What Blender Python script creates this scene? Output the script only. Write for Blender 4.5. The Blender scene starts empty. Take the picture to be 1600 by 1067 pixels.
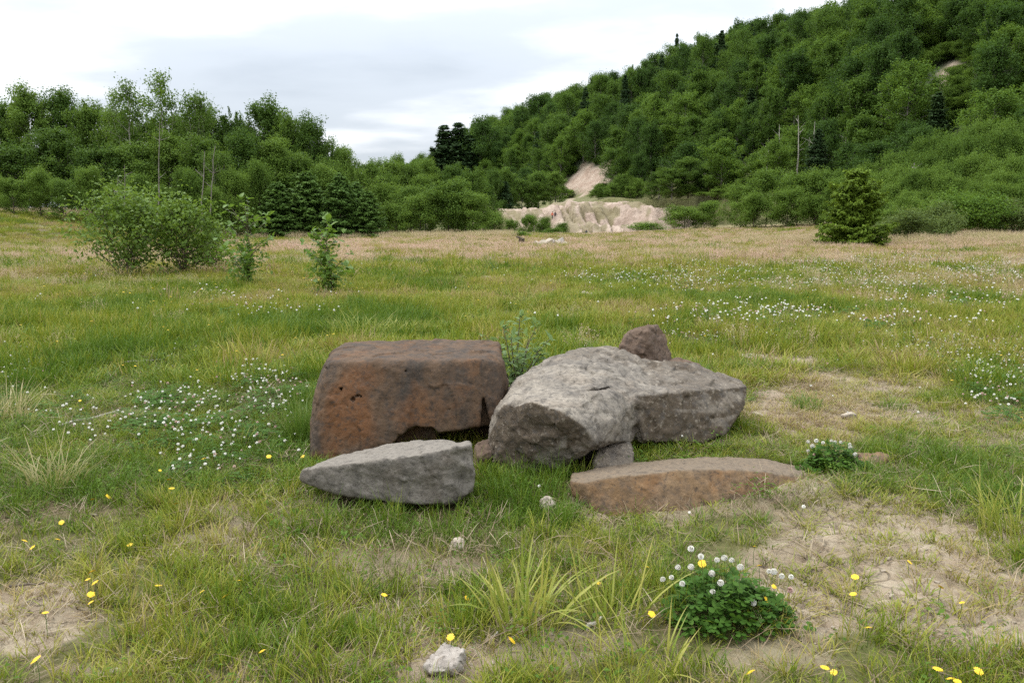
import bpy, bmesh, math, random
import numpy as np
from mathutils import Vector, Matrix

sc = bpy.context.scene
COL = sc.collection
PI = math.pi

# ------------------------------------------------------------------ camera
CAM_H, HORIZON, FPX = 1.5, 349.0, 1244.0          # photo pixels (1600 x 1067)
PITCH = math.atan((533.5 - HORIZON) / FPX)
CP, SP = math.cos(PITCH), math.sin(PITCH)
cam_d = bpy.data.cameras.new('camera')
cam_d.sensor_width = 36.0
cam_d.lens = 36.0 * FPX / 1600.0
cam_d.clip_start, cam_d.clip_end = 0.05, 6000.0
cam = bpy.data.objects.new('camera', cam_d)
cam.location = (0, 0, CAM_H)
cam.rotation_euler = (PI / 2 - PITCH, 0, 0)
COL.objects.link(cam)
sc.camera = cam

# ------------------------------------------------------------------ exposure
sc.render.engine = 'CYCLES'
sc.view_settings.view_transform = 'Standard'
sc.view_settings.look = 'None'
sc.view_settings.exposure = 0.36
sc.view_settings.gamma = 1.0
sc.view_settings.use_curve_mapping = False
sc.cycles.use_denoising = False
sc.cycles.max_bounces = 6
sc.cycles.diffuse_bounces = 3
sc.cycles.transmission_bounces = 3
sc.cycles.transparent_max_bounces = 4
sc.cycles.caustics_reflective = False
sc.cycles.caustics_refractive = False

# ------------------------------------------------------------------ sky
SUN_EL, SUN_AZ = math.radians(57), math.radians(-62)    # azimuth from +Y (view direction), clockwise
world = bpy.data.worlds.new('World')
sc.world = world
world.use_nodes = True
nt = world.node_tree
nt.nodes.clear()

def N(nt, typ, **kw):
    n = nt.nodes.new(typ)
    for k, v in kw.items():
        if k == 'inp':
            for kk, vv in v.items():
                n.inputs[kk].default_value = vv
        else:
            setattr(n, k, v)
    return n

def L(nt, a, b):
    nt.links.new(a, b)

def M(nt, op, a, b=None, c=None, clamp=False):
    n = nt.nodes.new('ShaderNodeMath'); n.operation = op; n.use_clamp = clamp
    for i, v in enumerate((a, b, c)):
        if v is None: continue
        if isinstance(v, (int, float)): n.inputs[i].default_value = v
        else: nt.links.new(v, n.inputs[i])
    return n.outputs[0]

def MIX(nt, fac, a, b, blend='MIX'):
    n = nt.nodes.new('ShaderNodeMix'); n.data_type = 'RGBA'; n.blend_type = blend
    def put(s, v):
        if isinstance(v, (int, float)): s.default_value = v
        elif isinstance(v, (tuple, list)): s.default_value = (*v, 1.0) if len(v) == 3 else v
        else: nt.links.new(v, s)
    put(n.inputs[0], fac); put(n.inputs[6], a); put(n.inputs[7], b)
    return n.outputs[2]

def RAMP(nt, fac, stops, interp='LINEAR'):
    n = nt.nodes.new('ShaderNodeValToRGB'); n.color_ramp.interpolation = interp
    e = n.color_ramp.elements
    while len(e) < len(stops): e.new(0.5)
    for i, (p, c) in enumerate(stops):
        e[i].position = p
        e[i].color = (c, c, c, 1) if isinstance(c, (int, float)) else (*c, 1)
    nt.links.new(fac, n.inputs[0])
    return n.outputs[0]

def NOISE(nt, vec, scale, detail=4, rough=0.55, dist=0.0):
    n = nt.nodes.new('ShaderNodeTexNoise')
    n.inputs['Scale'].default_value = scale; n.inputs['Detail'].default_value = detail
    n.inputs['Roughness'].default_value = rough; n.inputs['Distortion'].default_value = dist
    if vec is not None: nt.links.new(vec, n.inputs['Vector'])
    return n.outputs[0]

tc = N(nt, 'ShaderNodeTexCoord')
sep = N(nt, 'ShaderNodeSeparateXYZ'); L(nt, tc.outputs['Generated'], sep.inputs[0])
zc = M(nt, 'ADD', M(nt, 'MAXIMUM', sep.outputs[2], 0.0), 0.13)
comb = N(nt, 'ShaderNodeCombineXYZ')
L(nt, M(nt, 'DIVIDE', sep.outputs[0], zc), comb.inputs[0])
L(nt, M(nt, 'DIVIDE', sep.outputs[1], zc), comb.inputs[1])
mp = N(nt, 'ShaderNodeMapping'); mp.inputs['Location'].default_value = (2.9, 1.9, 0.0)
mp.inputs['Scale'].default_value = (0.75, 1.0, 1.0)
L(nt, comb.outputs[0], mp.inputs[0])
n1 = NOISE(nt, mp.outputs[0], 0.62, 3, 0.45, 0.2)
n2 = NOISE(nt, mp.outputs[0], 1.9, 5, 0.55, 0.1)
cl = M(nt, 'ADD', M(nt, 'MULTIPLY', n1, 0.78), M(nt, 'MULTIPLY', n2, 0.22))
cloud_col = RAMP(nt, cl, [(0.34, (0.84, 0.85, 0.86)), (0.46, (0.72, 0.74, 0.77)), (0.58, (0.45, 0.49, 0.54)), (0.74, (0.35, 0.39, 0.44))], 'EASE')
zen = M(nt, 'ADD', 1.0, M(nt, 'MULTIPLY', M(nt, 'MAXIMUM', sep.outputs[2], 0.0), 2.8))
vm = N(nt, 'ShaderNodeVectorMath', operation='SCALE'); L(nt, cloud_col, vm.inputs[0])
L(nt, M(nt, 'MULTIPLY', zen, 10.0), vm.inputs['Scale'])
sky = N(nt, 'ShaderNodeTexSky', sky_type='NISHITA', sun_disc=False, sun_elevation=SUN_EL, sun_rotation=SUN_AZ)
sky.dust_density = 2.0
bg = N(nt, 'ShaderNodeBackground'); bg.inputs['Strength'].default_value = 0.1
L(nt, MIX(nt, 0.88, sky.outputs[0], vm.outputs[0]), bg.inputs['Color'])
wo = N(nt, 'ShaderNodeOutputWorld'); L(nt, bg.outputs[0], wo.inputs[0])

sun_d = bpy.data.lights.new('sun', 'SUN')
sun_d.energy, sun_d.angle, sun_d.color = 1.5, math.radians(22), (1.0, 0.965, 0.90)
sun = bpy.data.objects.new('sun', sun_d)
sdir = Vector((math.sin(SUN_AZ) * math.cos(SUN_EL), math.cos(SUN_AZ) * math.cos(SUN_EL), math.sin(SUN_EL)))
sun.rotation_euler = sdir.to_track_quat('Z', 'Y').to_euler()
sun.location = sdir * 50
COL.objects.link(sun)

# ------------------------------------------------------------------ helpers
def at(px, py, Y):
    """world point on the sight line of photo pixel (px,py) at ground distance Y"""
    u, v = (px - 800) / FPX, -(py - 533.5) / FPX
    dy, dz = CP + v * SP, -SP + v * CP
    t = Y / dy
    return np.array((u * t, Y, CAM_H + dz * t))

def project(x, y, z):
    zz = z - CAM_H
    d = np.maximum(y * CP - zz * SP, 0.3)
    up = y * SP + zz * CP
    return 800 + FPX * x / d, 533.5 - FPX * up / d

def ss(a):
    a = np.clip(a, 0, 1)
    return a * a * (3 - 2 * a)

def hash3(ix, iy, iz, seed=0):
    h = (ix.astype(np.int64) * 374761393 + iy.astype(np.int64) * 668265263 + iz.astype(np.int64) * 2147483647 + seed * 1274126177) & 0xFFFFFFFF
    h = ((h ^ (h >> 13)) * 1274126177) & 0xFFFFFFFF
    h = ((h ^ (h >> 16)) * 2246822519) & 0xFFFFFFFF
    h = h ^ (h >> 15)
    return (h & 0xFFFFFF).astype(np.float64) / 0xFFFFFF

def vnoise(x, y, z=None, seed=0):
    """value noise -1..1"""
    x = np.asarray(x, float); y = np.asarray(y, float)
    z = np.zeros_like(x) if z is None else np.asarray(z, float)
    ix, iy, iz = np.floor(x), np.floor(y), np.floor(z)
    fx, fy, fz = x - ix, y - iy, z - iz
    fx, fy, fz = [f * f * f * (f * (f * 6 - 15) + 10) for f in (fx, fy, fz)]
    r = 0
    for dx in (0, 1):
        wx = fx if dx else 1 - fx
        for dy in (0, 1):
            wy = fy if dy else 1 - fy
            for dz in (0, 1):
                wz = fz if dz else 1 - fz
                r = r + wx * wy * wz * hash3(ix + dx, iy + dy, iz + dz, seed)
    return r * 2 - 1

def fbm(x, y, z=None, oct=4, seed=0, gain=0.5):
    a, r, f = 1.0, 0, 1.0
    for i in range(oct):
        r = r + a * vnoise(np.asarray(x) * f + 17.3 * i, np.asarray(y) * f - 9.1 * i, None if z is None else np.asarray(z) * f + 5.7 * i, seed + i)
        a *= gain; f *= 2.03
    return r

def worley2(x, y, seed=0):
    """F1, F2 distances of jittered cells"""
    ix, iy = np.floor(x), np.floor(y)
    f1 = np.full(x.shape, 9.0); f2 = f1.copy()
    for dx in (-1, 0, 1):
        for dy in (-1, 0, 1):
            cx, cy = ix + dx, iy + dy
            qx = cx + hash3(cx, cy, cx * 0, seed); qy = cy + hash3(cx, cy, cx * 0 + 7, seed)
            d = np.hypot(qx - x, qy - y)
            f2 = np.where(d < f1, f1, np.minimum(f2, d)); f1 = np.minimum(f1, d)
    return f1, f2

def tag(o, label=None, cat=None, group=None, kind=None):
    if label: o['label'] = label
    if cat: o['category'] = cat
    if group: o['group'] = group
    if kind: o['kind'] = kind
    return o

def empty(name, loc, label, cat, group=None, rotz=0.0):
    o = bpy.data.objects.new(name, None)
    o.empty_display_size = 0.2
    o.location = loc; o.rotation_euler = (0, 0, rotz)
    COL.objects.link(o)
    return tag(o, label, cat, group)

def mesh(name, V, F, mat=None, attrs=None, smooth=False, fmat=None):
    """V (n,3); F: one array (m,3|4) or a list of such arrays"""
    V = np.ascontiguousarray(V, dtype=np.float32)
    Fs = [np.asarray(f, dtype=np.int32) for f in (F if isinstance(F, list) else [F]) if len(f)]
    me = bpy.data.meshes.new(name)
    me.vertices.add(len(V)); me.vertices.foreach_set('co', V.ravel())
    li = np.concatenate([f.ravel() for f in Fs])
    tot = np.concatenate([np.full(len(f), f.shape[1], np.int32) for f in Fs])
    st = np.concatenate([[0], np.cumsum(tot)[:-1]]).astype(np.int32)
    me.loops.add(len(li)); me.loops.foreach_set('vertex_index', li)
    me.polygons.add(len(tot)); me.polygons.foreach_set('loop_start', st)
    try: me.polygons.foreach_set('loop_total', tot)
    except Exception: pass
    mats = mat if isinstance(mat, (list, tuple)) else [mat]
    for m in mats:
        if m: me.materials.append(m)
    if fmat is not None: me.polygons.foreach_set('material_index', np.asarray(fmat, np.int32))
    if smooth: me.polygons.foreach_set('use_smooth', np.ones(len(tot), bool))
    for k, a in (attrs or {}).items():
        at_ = me.attributes.new(k, 'FLOAT', 'POINT')
        at_.data.foreach_set('value', np.ascontiguousarray(a, np.float32))
    me.update(calc_edges=True)
    return me

def obj(name, me, parent=None, loc=None):
    o = bpy.data.objects.new(name, me)
    COL.objects.link(o)
    if parent is not None: o.parent = parent
    if loc is not None: o.location = loc
    return o

class Soup:
    """collects verts / faces and one float attribute"""
    def __init__(s): s.V, s.F3, s.F4, s.A, s.n = [], [], [], [], 0
    def add(s, V, F, a=0.0):
        V = np.asarray(V, float); F = np.asarray(F)
        s.V.append(V); (s.F3 if F.shape[1] == 3 else s.F4).append(F + s.n)
        s.A.append(np.full(len(V), a) if np.isscalar(a) else np.asarray(a)); s.n += len(V)
    def mesh(s, name, mat, smooth=False, attr='rnd'):
        F = []
        if s.F3: F.append(np.concatenate(s.F3))
        if s.F4: F.append(np.concatenate(s.F4))
        return mesh(name, np.concatenate(s.V), F, mat, {attr: np.concatenate(s.A)}, smooth)

def tube(soup, P, R, n=6, a=0.0):
    P = np.asarray(P, float); R = np.asarray(R, float)
    T = np.gradient(P, axis=0); T /= np.linalg.norm(T, axis=1)[:, None] + 1e-9
    ref = np.array((0.31, 0.17, 0.94)) if abs(T[0, 2]) < 0.9 else np.array((1.0, 0.1, 0.0))
    A = np.cross(T, ref); A /= np.linalg.norm(A, axis=1)[:, None] + 1e-9
    B = np.cross(T, A)
    th = np.arange(n) * 2 * PI / n
    V = P[:, None, :] + R[:, None, None] * (np.cos(th)[None, :, None] * A[:, None, :] + np.sin(th)[None, :, None] * B[:, None, :])
    m = len(P)
    i = np.arange(m - 1)[:, None] * n; j = np.arange(n)[None, :]; k = (j + 1) % n
    F = np.stack([i + j, i + k, i + n + k, i + n + j], -1).reshape(-1, 4)
    soup.add(V.reshape(-1, 3), F, a)
    c = m * n
    Vc = np.concatenate([V[-1], P[-1:]]); Fc = np.stack([np.arange(n), (np.arange(n) + 1) % n, np.full(n, n)], -1)
    soup.add(Vc, Fc, a)

def leaves(C, size, nrm, rng, wid=0.55, fold=0.12):
    """folded rhombic leaves; C (n,3) centres; nrm (n,3) preferred normals -> V,F4,rnd"""
    n = len(C)
    nrm = nrm / (np.linalg.norm(nrm, axis=1)[:, None] + 1e-9)
    r = rng.normal(size=(n, 3))
    t = np.cross(nrm, r); t /= np.linalg.norm(t, axis=1)[:, None] + 1e-9
    b = np.cross(nrm, t)
    s = (size * rng.uniform(0.65, 1.3, n))[:, None]
    V = np.stack([C - t * s * 0.5, C + b * s * wid * 0.5 + nrm * s * fold - t * s * 0.05,
                  C + t * s * 0.5, C - b * s * wid * 0.5 + nrm * s * fold - t * s * 0.05], 1).reshape(-1, 3)
    F = np.arange(4 * n).reshape(n, 4)
    return V, F, np.repeat(rng.random(n), 4)

# ------------------------------------------------------------------ materials
def new_mat(name):
    m = bpy.data.materials.new(name); m.use_nodes = True
    t = m.node_tree; t.nodes.clear()
    return m, t

def leaf_mat(name, dark, lite, rand=0.35, transl=0.35, rough=0.6, spec=0.10):
    m, t = new_mat(name)
    a = N(t, 'ShaderNodeAttribute', attribute_name='rnd')
    oi = N(t, 'ShaderNodeObjectInfo')
    f = M(t, 'ADD', M(t, 'MULTIPLY', a.outputs['Fac'], 1 - rand), M(t, 'MULTIPLY', oi.outputs['Random'], rand))
    c = MIX(t, f, dark, lite)
    p = N(t, 'ShaderNodeBsdfPrincipled'); L(t, c, p.inputs['Base Color'])
    p.inputs['Roughness'].default_value = rough; p.inputs['Specular IOR Level'].default_value = spec
    tr = N(t, 'ShaderNodeBsdfTranslucent')
    L(t, MIX(t, 0.5, c, (lite[0] * 1.7, lite[1] * 1.6, lite[2] * 0.9)), tr.inputs['Color'])
    mx = N(t, 'ShaderNodeMixShader'); mx.inputs[0].default_value = transl
    L(t, p.outputs[0], mx.inputs[1]); L(t, tr.outputs[0], mx.inputs[2])
    o = N(t, 'ShaderNodeOutputMaterial'); L(t, mx.outputs[0], o.inputs[0])
    return m

def bark_mat(name, a, b, scale=3.0):
    m, t = new_mat(name)
    g = N(t, 'ShaderNodeTexCoord')
    mp = N(t, 'ShaderNodeMapping'); mp.inputs['Scale'].default_value = (scale, scale, scale * 0.35); L(t, g.outputs['Object'], mp.inputs[0])
    n = NOISE(t, mp.outputs[0], 2.0, 5, 0.6)
    c = MIX(t, RAMP(t, n, [(0.35, 0.0), (0.65, 1.0)]), a, b)
    p = N(t, 'ShaderNodeBsdfPrincipled'); L(t, c, p.inputs['Base Color']); p.inputs['Roughness'].default_value = 0.85
    bp = N(t, 'ShaderNodeBump'); bp.inputs['Strength'].default_value = 0.5; bp.inputs['Distance'].default_value = 0.02
    L(t, n, bp.inputs['Height']); L(t, bp.outputs[0], p.inputs['Normal'])
    o = N(t, 'ShaderNodeOutputMaterial'); L(t, p.outputs[0], o.inputs[0])
    return m

def plain_mat(name, col, rough=0.8, var=0.25, scale=30.0):
    m, t = new_mat(name)
    g = N(t, 'ShaderNodeTexCoord')
    n = NOISE(t, g.outputs['Object'], scale, 3)
    c = MIX(t, n, tuple(x * (1 - var) for x in col), tuple(min(1, x * (1 + var)) for x in col))
    p = N(t, 'ShaderNodeBsdfPrincipled'); L(t, c, p.inputs['Base Color']); p.inputs['Roughness'].default_value = rough
    o = N(t, 'ShaderNodeOutputMaterial'); L(t, p.outputs[0], o.inputs[0])
    return m

M_BARK = bark_mat('bark_grey', (0.10, 0.085, 0.065), (0.24, 0.22, 0.19), 4)
M_PALE = bark_mat('bark_pale', (0.22, 0.20, 0.16), (0.42, 0.39, 0.33), 4)
M_TWIG = bark_mat('bark_twig', (0.07, 0.05, 0.035), (0.15, 0.12, 0.08), 12)
M_DEAD = bark_mat('dead_wood', (0.25, 0.22, 0.18), (0.46, 0.43, 0.38), 20)
M_HILL = [leaf_mat('leaf_hill_dark', (0.034, 0.074, 0.016), (0.07, 0.13, 0.026)),
          leaf_mat('leaf_hill_mid', (0.05, 0.102, 0.017), (0.105, 0.178, 0.031)),
          leaf_mat('leaf_hill_light', (0.066, 0.13, 0.019), (0.13, 0.212, 0.036))]
M_ALD = [leaf_mat('leaf_alder_dark', (0.046, 0.095, 0.018), (0.09, 0.155, 0.028)),
         leaf_mat('leaf_alder_mid', (0.062, 0.118, 0.02), (0.12, 0.195, 0.034)),
         leaf_mat('leaf_alder_light', (0.075, 0.138, 0.02), (0.14, 0.22, 0.04))]
M_CON = leaf_mat('needle_dark', (0.026, 0.054, 0.02), (0.056, 0.1, 0.034), transl=0.15)
M_CONY = leaf_mat('needle_young', (0.062, 0.122, 0.026), (0.115, 0.195, 0.042), transl=0.2)
M_SPR = leaf_mat('needle_spruce', (0.08, 0.14, 0.016), (0.165, 0.24, 0.03), transl=0.2)
M_BUSH = leaf_mat('leaf_bush', (0.072, 0.135, 0.020), (0.150, 0.230, 0.040), rough=0.5, spec=0.2)
M_SAP = leaf_mat('leaf_sapling', (0.08, 0.15, 0.022), (0.145, 0.24, 0.042), rough=0.45, spec=0.25)
M_WIL = leaf_mat('leaf_willow', (0.12, 0.19, 0.07), (0.2, 0.29, 0.12), rough=0.5, spec=0.2)
M_SHRUB = leaf_mat('leaf_grey_shrub', (0.075, 0.115, 0.03), (0.14, 0.19, 0.058))
M_FERN = leaf_mat('leaf_low_growth', (0.065, 0.13, 0.018), (0.13, 0.215, 0.034))
M_CLOV = leaf_mat('leaf_clover', (0.036, 0.09, 0.012), (0.08, 0.16, 0.024), rough=0.6, spec=0.12, transl=0.3)

def grass_mat(name, stops, root=(0.11, 0.09, 0.045), transl=0.30):
    """instance attribute 'tint' picks the colour; 'rnd' varies blade by blade; 't' runs root to tip"""
    m, t = new_mat(name)
    ti = N(t, 'ShaderNodeAttribute', attribute_name='tint', attribute_type='INSTANCER')
    r = N(t, 'ShaderNodeAttribute', attribute_name='rnd')
    tt = N(t, 'ShaderNodeAttribute', attribute_name='tip')
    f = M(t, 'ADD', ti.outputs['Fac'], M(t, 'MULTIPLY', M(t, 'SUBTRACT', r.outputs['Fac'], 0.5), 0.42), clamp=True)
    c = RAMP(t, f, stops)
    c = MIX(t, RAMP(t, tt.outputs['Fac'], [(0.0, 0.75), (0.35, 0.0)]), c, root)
    p = N(t, 'ShaderNodeBsdfPrincipled'); L(t, c, p.inputs['Base Color']); p.inputs['Roughness'].default_value = 0.5
    p.inputs['Specular IOR Level'].default_value = 0.25
    tr = N(t, 'ShaderNodeBsdfTranslucent'); L(t, c, tr.inputs['Color'])
    mx = N(t, 'ShaderNodeMixShader'); mx.inputs[0].default_value = transl
    L(t, p.outputs[0], mx.inputs[1]); L(t, tr.outputs[0], mx.inputs[2])
    o = N(t, 'ShaderNodeOutputMaterial'); L(t, mx.outputs[0], o.inputs[0])
    return m

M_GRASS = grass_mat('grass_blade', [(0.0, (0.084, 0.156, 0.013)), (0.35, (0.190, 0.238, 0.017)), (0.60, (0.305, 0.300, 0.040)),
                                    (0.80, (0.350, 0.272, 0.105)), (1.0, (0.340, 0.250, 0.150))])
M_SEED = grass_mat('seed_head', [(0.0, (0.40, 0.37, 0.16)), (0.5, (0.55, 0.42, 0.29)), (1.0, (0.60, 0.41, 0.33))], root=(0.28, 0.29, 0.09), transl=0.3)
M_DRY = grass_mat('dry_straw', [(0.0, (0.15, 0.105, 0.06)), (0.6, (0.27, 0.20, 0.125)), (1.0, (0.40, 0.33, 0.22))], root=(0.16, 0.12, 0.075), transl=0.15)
M_WHITE = plain_mat('petal_white', (0.80, 0.78, 0.71), 0.6, 0.12, 60)
M_PINKF = plain_mat('petal_pinkish', (0.55, 0.38, 0.32), 0.6, 0.2, 60)
M_YEL = plain_mat('petal_yellow', (0.80, 0.52, 0.015), 0.55, 0.12, 60)
M_STEM = plain_mat('flower_stem', (0.09, 0.14, 0.03), 0.6, 0.2, 30)

# ------------------------------------------------------------------ layout masks (ground zones)
BARE = [(1310, 880, 150, 56, .85), (1240, 835, 100, 28, .75), (1390, 925, 120, 40, .9), (1540, 1000, 90, 42, .9), (1290, 605, 120, 22, .9), (1175, 562, 70, 14, 1),
        (1260, 648, 110, 16, .9), (1590, 655, 60, 16, .8), (1420, 690, 90, 20, .55), (62, 932, 70, 22, .85), (15, 975, 60, 28, .8), (650, 955, 90, 20, .65), (710, 880, 80, 20, .65),
        (690, 1035, 60, 28, .9), (880, 1005, 110, 20, .6), (1240, 772, 60, 22, .7), (935, 806, 60, 24, .9), (1050, 812, 90, 16, .6), (170, 1055, 60, 16, .8), (1440, 855, 90, 24, .7), (1190, 1020, 60, 22, .5),
        (330, 850, 60, 16, .5), (420, 800, 70, 14, .4), (90, 655, 60, 8, .5), (610, 467, 70, 6, .5), (830, 378, 70, 6, .7), (595, 381, 60, 5, .5), (1000, 880, 80, 30, .5),
        (1500, 830, 70, 18, .5), (560, 870, 60, 20, .45), (70, 374, 22, 8, .7), (900, 462, 60, 5, .5)]
CLOVER = [(320, 665, 110, 60, 1), (400, 605, 62, 26, .9), (35, 585, 55, 22, .7), (1110, 512, 80, 20, 1), (1215, 505, 60, 22, 1), (1530, 555, 110, 26, 1), (1385, 527, 55, 16, .8),
          (1440, 435, 200, 28, .6), (1060, 445, 150, 22, .5), (1300, 455, 160, 20, .4), (1590, 605, 60, 36, .8), (420, 492, 120, 18, .3), (190, 690, 70, 30, .35), (1480, 480, 160, 22, .4), (150, 640, 120, 30, .2)]
PINK = [(760, 391, 420, 17, 1), (200, 408, 260, 20, .75), (1250, 388, 420, 22, .9), (1100, 365, 260, 10, .6), (1200, 408, 170, 14, .9), (1400, 450, 210, 36, .55), (1000, 405, 250, 12, .8), (1580, 430, 120, 40, .5),
        (250, 440, 140, 12, .6), (60, 440, 120, 14, .5), (1560, 395, 120, 22, .6)]
LUSH = [(1075, 672, 125, 26, 1), (965, 732, 45, 12, 1), (810, 765, 85, 40, 1), (478, 650, 26, 70, .9), (600, 812, 150, 16, .5), (800, 835, 120, 30, .6), (590, 510, 75, 20, .8), (1440, 730, 110, 40, .55), (1560, 800, 70, 50, .4),
        (300, 520, 320, 40, .35), (330, 980, 120, 50, .25), (480, 720, 60, 60, .6), (700, 820, 80, 20, .6)]

def zones(lst, x, y, seed, z=0.0, rough=0.55):
    px, py = project(x, y, np.zeros_like(x) + z)
    r = np.zeros_like(x)
    wob = fbm(x * 1.6, y * 1.6, oct=4, seed=seed, gain=0.62) * rough + fbm(x * 0.18, y * 0.18, oct=2, seed=seed + 5) * rough * 0.5
    for (cx, cy, rx, ry, s) in lst:
        d = np.sqrt(((px - cx) / rx) ** 2 + ((py - cy) / ry) ** 2)
        r = np.maximum(r, s * ss((1.35 + wob - d) / 0.7))
    return r

# ------------------------------------------------------------------ terrain heights
P0 = np.array((85.0, 90.0)); DIR = np.array((-105.0, 240.0)); DIR /= np.linalg.norm(DIR)
NRM = np.array((DIR[1], -DIR[0]))

def hill_s(x, y):
    return NRM[0] * (x - P0[0]) + NRM[1] * (y - P0[1])

def H_field(x, y):
    x = np.asarray(x, float); y = np.asarray(y, float)
    z = 0.035 * vnoise(x * 0.55, y * 0.55, seed=3) + 0.10 * vnoise(x * 0.09, y * 0.09, seed=4) * ss((np.hypot(x, y) - 6) / 20)
    z = z + 1.5 * ss((x - 6) / 50) * ss((y - 28) / 60)
    z = z + 2.4 * ss((-x - 25) / 20) * ss((y - 36) / 26)
    q = ss((x + 16) / 10) * ss((40 - x) / 10)
    z = z - 2.6 * q * ss((y - 110) / 35)
    bx, by = BUMP
    z = z + 0.055 * np.exp(-(((x - bx) / 0.5) ** 2 + ((y - by) / 0.28) ** 2))
    return z

BUMP = tuple(at(1265, 785, 4.22)[:2])

def H_relief(x, y):
    return 0.012 * fbm(x * 3.1, y * 3.1, oct=3, seed=11) + 0.004 * fbm(x * 14, y * 14, oct=2, seed=12)

def H(x, y):
    return H_field(x, y) + H_relief(x, y)

def H_hill(x, y):
    s = hill_s(x, y)
    t = DIR[0] * (x - P0[0]) + DIR[1] * (y - P0[1])
    z = 9.0 * ss((s + 48) / 44)
    u = np.clip(s + 2, 0, None)
    prof = 46.0 * (1 - np.exp(-(u / 42.0) ** 1.25))
    und = 1 + 0.11 * np.exp(-((t - 185) / 60.0) ** 2) - 0.42 * ss((t - 330) / 120) + 0.07 * vnoise(t * 0.02, s * 0.02, seed=21) + 0.05 * vnoise(t * 0.055, s * 0.03, seed=22)
    return z + prof * und + 0.8 * vnoise(x * 0.09, y * 0.09, seed=23) * ss((s + 40) / 30) - 1.0

def ground_at(px, py):
    Y = 6.0
    z = 0.0
    for _ in range(12):
        a = math.atan((py - 533.5) / FPX) + PITCH
        if a <= 0.004: a = 0.004
        Y = (CAM_H - z) / math.tan(a)
        p = at(px, py, Y)
        z = float(H(np.array([p[0]]), np.array([p[1]]))[0])
    return np.array((p[0], Y, z))

def graded(lo, hi, a, b, h, g=1.065):
    core = np.arange(a, b + h * .5, h)
    up, st = [core[-1]], h
    while up[-1] < hi: st *= g; up.append(up[-1] + st)
    dn, st = [core[0]], h
    while dn[-1] > lo: st *= g; dn.append(dn[-1] - st)
    return np.concatenate([dn[:0:-1], core, up[1:]])

def grid_faces(nx, ny):
    i = np.arange(ny - 1)[:, None] * nx; j = np.arange(nx - 1)[None, :]
    return np.stack([i + j, i + j + 1, i + nx + j + 1, i + nx + j], -1).reshape(-1, 4)

def ground_mat():
    m, t = new_mat('meadow_soil')
    g = N(t, 'ShaderNodeNewGeometry'); P = g.outputs['Position']
    ba = N(t, 'ShaderNodeAttribute', attribute_name='bare').outputs['Fac']
    pk = N(t, 'ShaderNodeAttribute', attribute_name='pink').outputs['Fac']
    n1 = NOISE(t, P, 3.5, 6, 0.62); n2 = NOISE(t, P, 26, 5, 0.65); n3 = NOISE(t, P, 0.35, 4, 0.55); n4 = NOISE(t, P, 110, 3, 0.6)
    soil = MIX(t, RAMP(t, n1, [(0.35, 0.0), (0.65, 1.0)]), (0.235, 0.182, 0.126), (0.375, 0.312, 0.232))
    soil = MIX(t, RAMP(t, n2, [(0.42, 0.0), (0.70, 0.7)]), soil, (0.20, 0.14, 0.095))
    soil = MIX(t, RAMP(t, n4, [(0.60, 0.0), (0.72, 0.5)]), soil, (0.55, 0.48, 0.38))
    th = MIX(t, RAMP(t, n2, [(0.35, 0.0), (0.65, 1.0)]), (0.062, 0.052, 0.024), (0.150, 0.118, 0.062))
    th = MIX(t, RAMP(t, n3, [(0.4, 0.0), (0.62, 0.75)]), th, (0.10, 0.125, 0.030))
    th = MIX(t, M(t, 'MULTIPLY', pk, 0.75), th, (0.36, 0.29, 0.17))
    c = MIX(t, ba, th, soil)
    p = N(t, 'ShaderNodeBsdfPrincipled'); L(t, c, p.inputs['Base Color']); p.inputs['Roughness'].default_value = 0.92
    p.inputs['Specular IOR Level'].default_value = 0.15
    hgt = M(t, 'ADD', M(t, 'MULTIPLY', n2, 0.7), M(t, 'MULTIPLY', n4, 0.3))
    vo = N(t, 'ShaderNodeTexVoronoi', feature='DISTANCE_TO_EDGE'); vo.inputs['Scale'].default_value = 6.5
    wv = N(t, 'ShaderNodeVectorMath', operation='ADD'); L(t, P, wv.inputs[0])
    wn = N(t, 'ShaderNodeTexNoise'); wn.inputs['Scale'].default_value = 7.0; L(t, P, wn.inputs['Vector'])
    ws_ = N(t, 'ShaderNodeVectorMath', operation='SCALE'); ws_.inputs['Scale'].default_value = 0.16; L(t, wn.outputs['Color'], ws_.inputs[0])
    L(t, ws_.outputs[0], wv.inputs[1]); L(t, wv.outputs[0], vo.inputs['Vector'])
    ck = M(t, 'MULTIPLY', RAMP(t, vo.outputs['Distance'], [(0.0, 1.0), (0.055, 0.0)]), M(t, 'MULTIPLY', RAMP(t, ba, [(0.45, 0.0), (0.8, 1.0)]), RAMP(t, NOISE(t, P, 1.1, 2), [(0.42, 0.0), (0.56, 1.0)])))
    hgt = M(t, 'SUBTRACT', hgt, M(t, 'MULTIPLY', ck, 1.1))
    b = N(t, 'ShaderNodeBump'); b.inputs['Strength'].default_value = 0.9; b.inputs['Distance'].default_value = 0.014
    L(t, hgt, b.inputs['Height']); L(t, b.outputs[0], p.inputs['Normal'])
    o = N(t, 'ShaderNodeOutputMaterial'); L(t, p.outputs[0], o.inputs[0])
    return m

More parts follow.
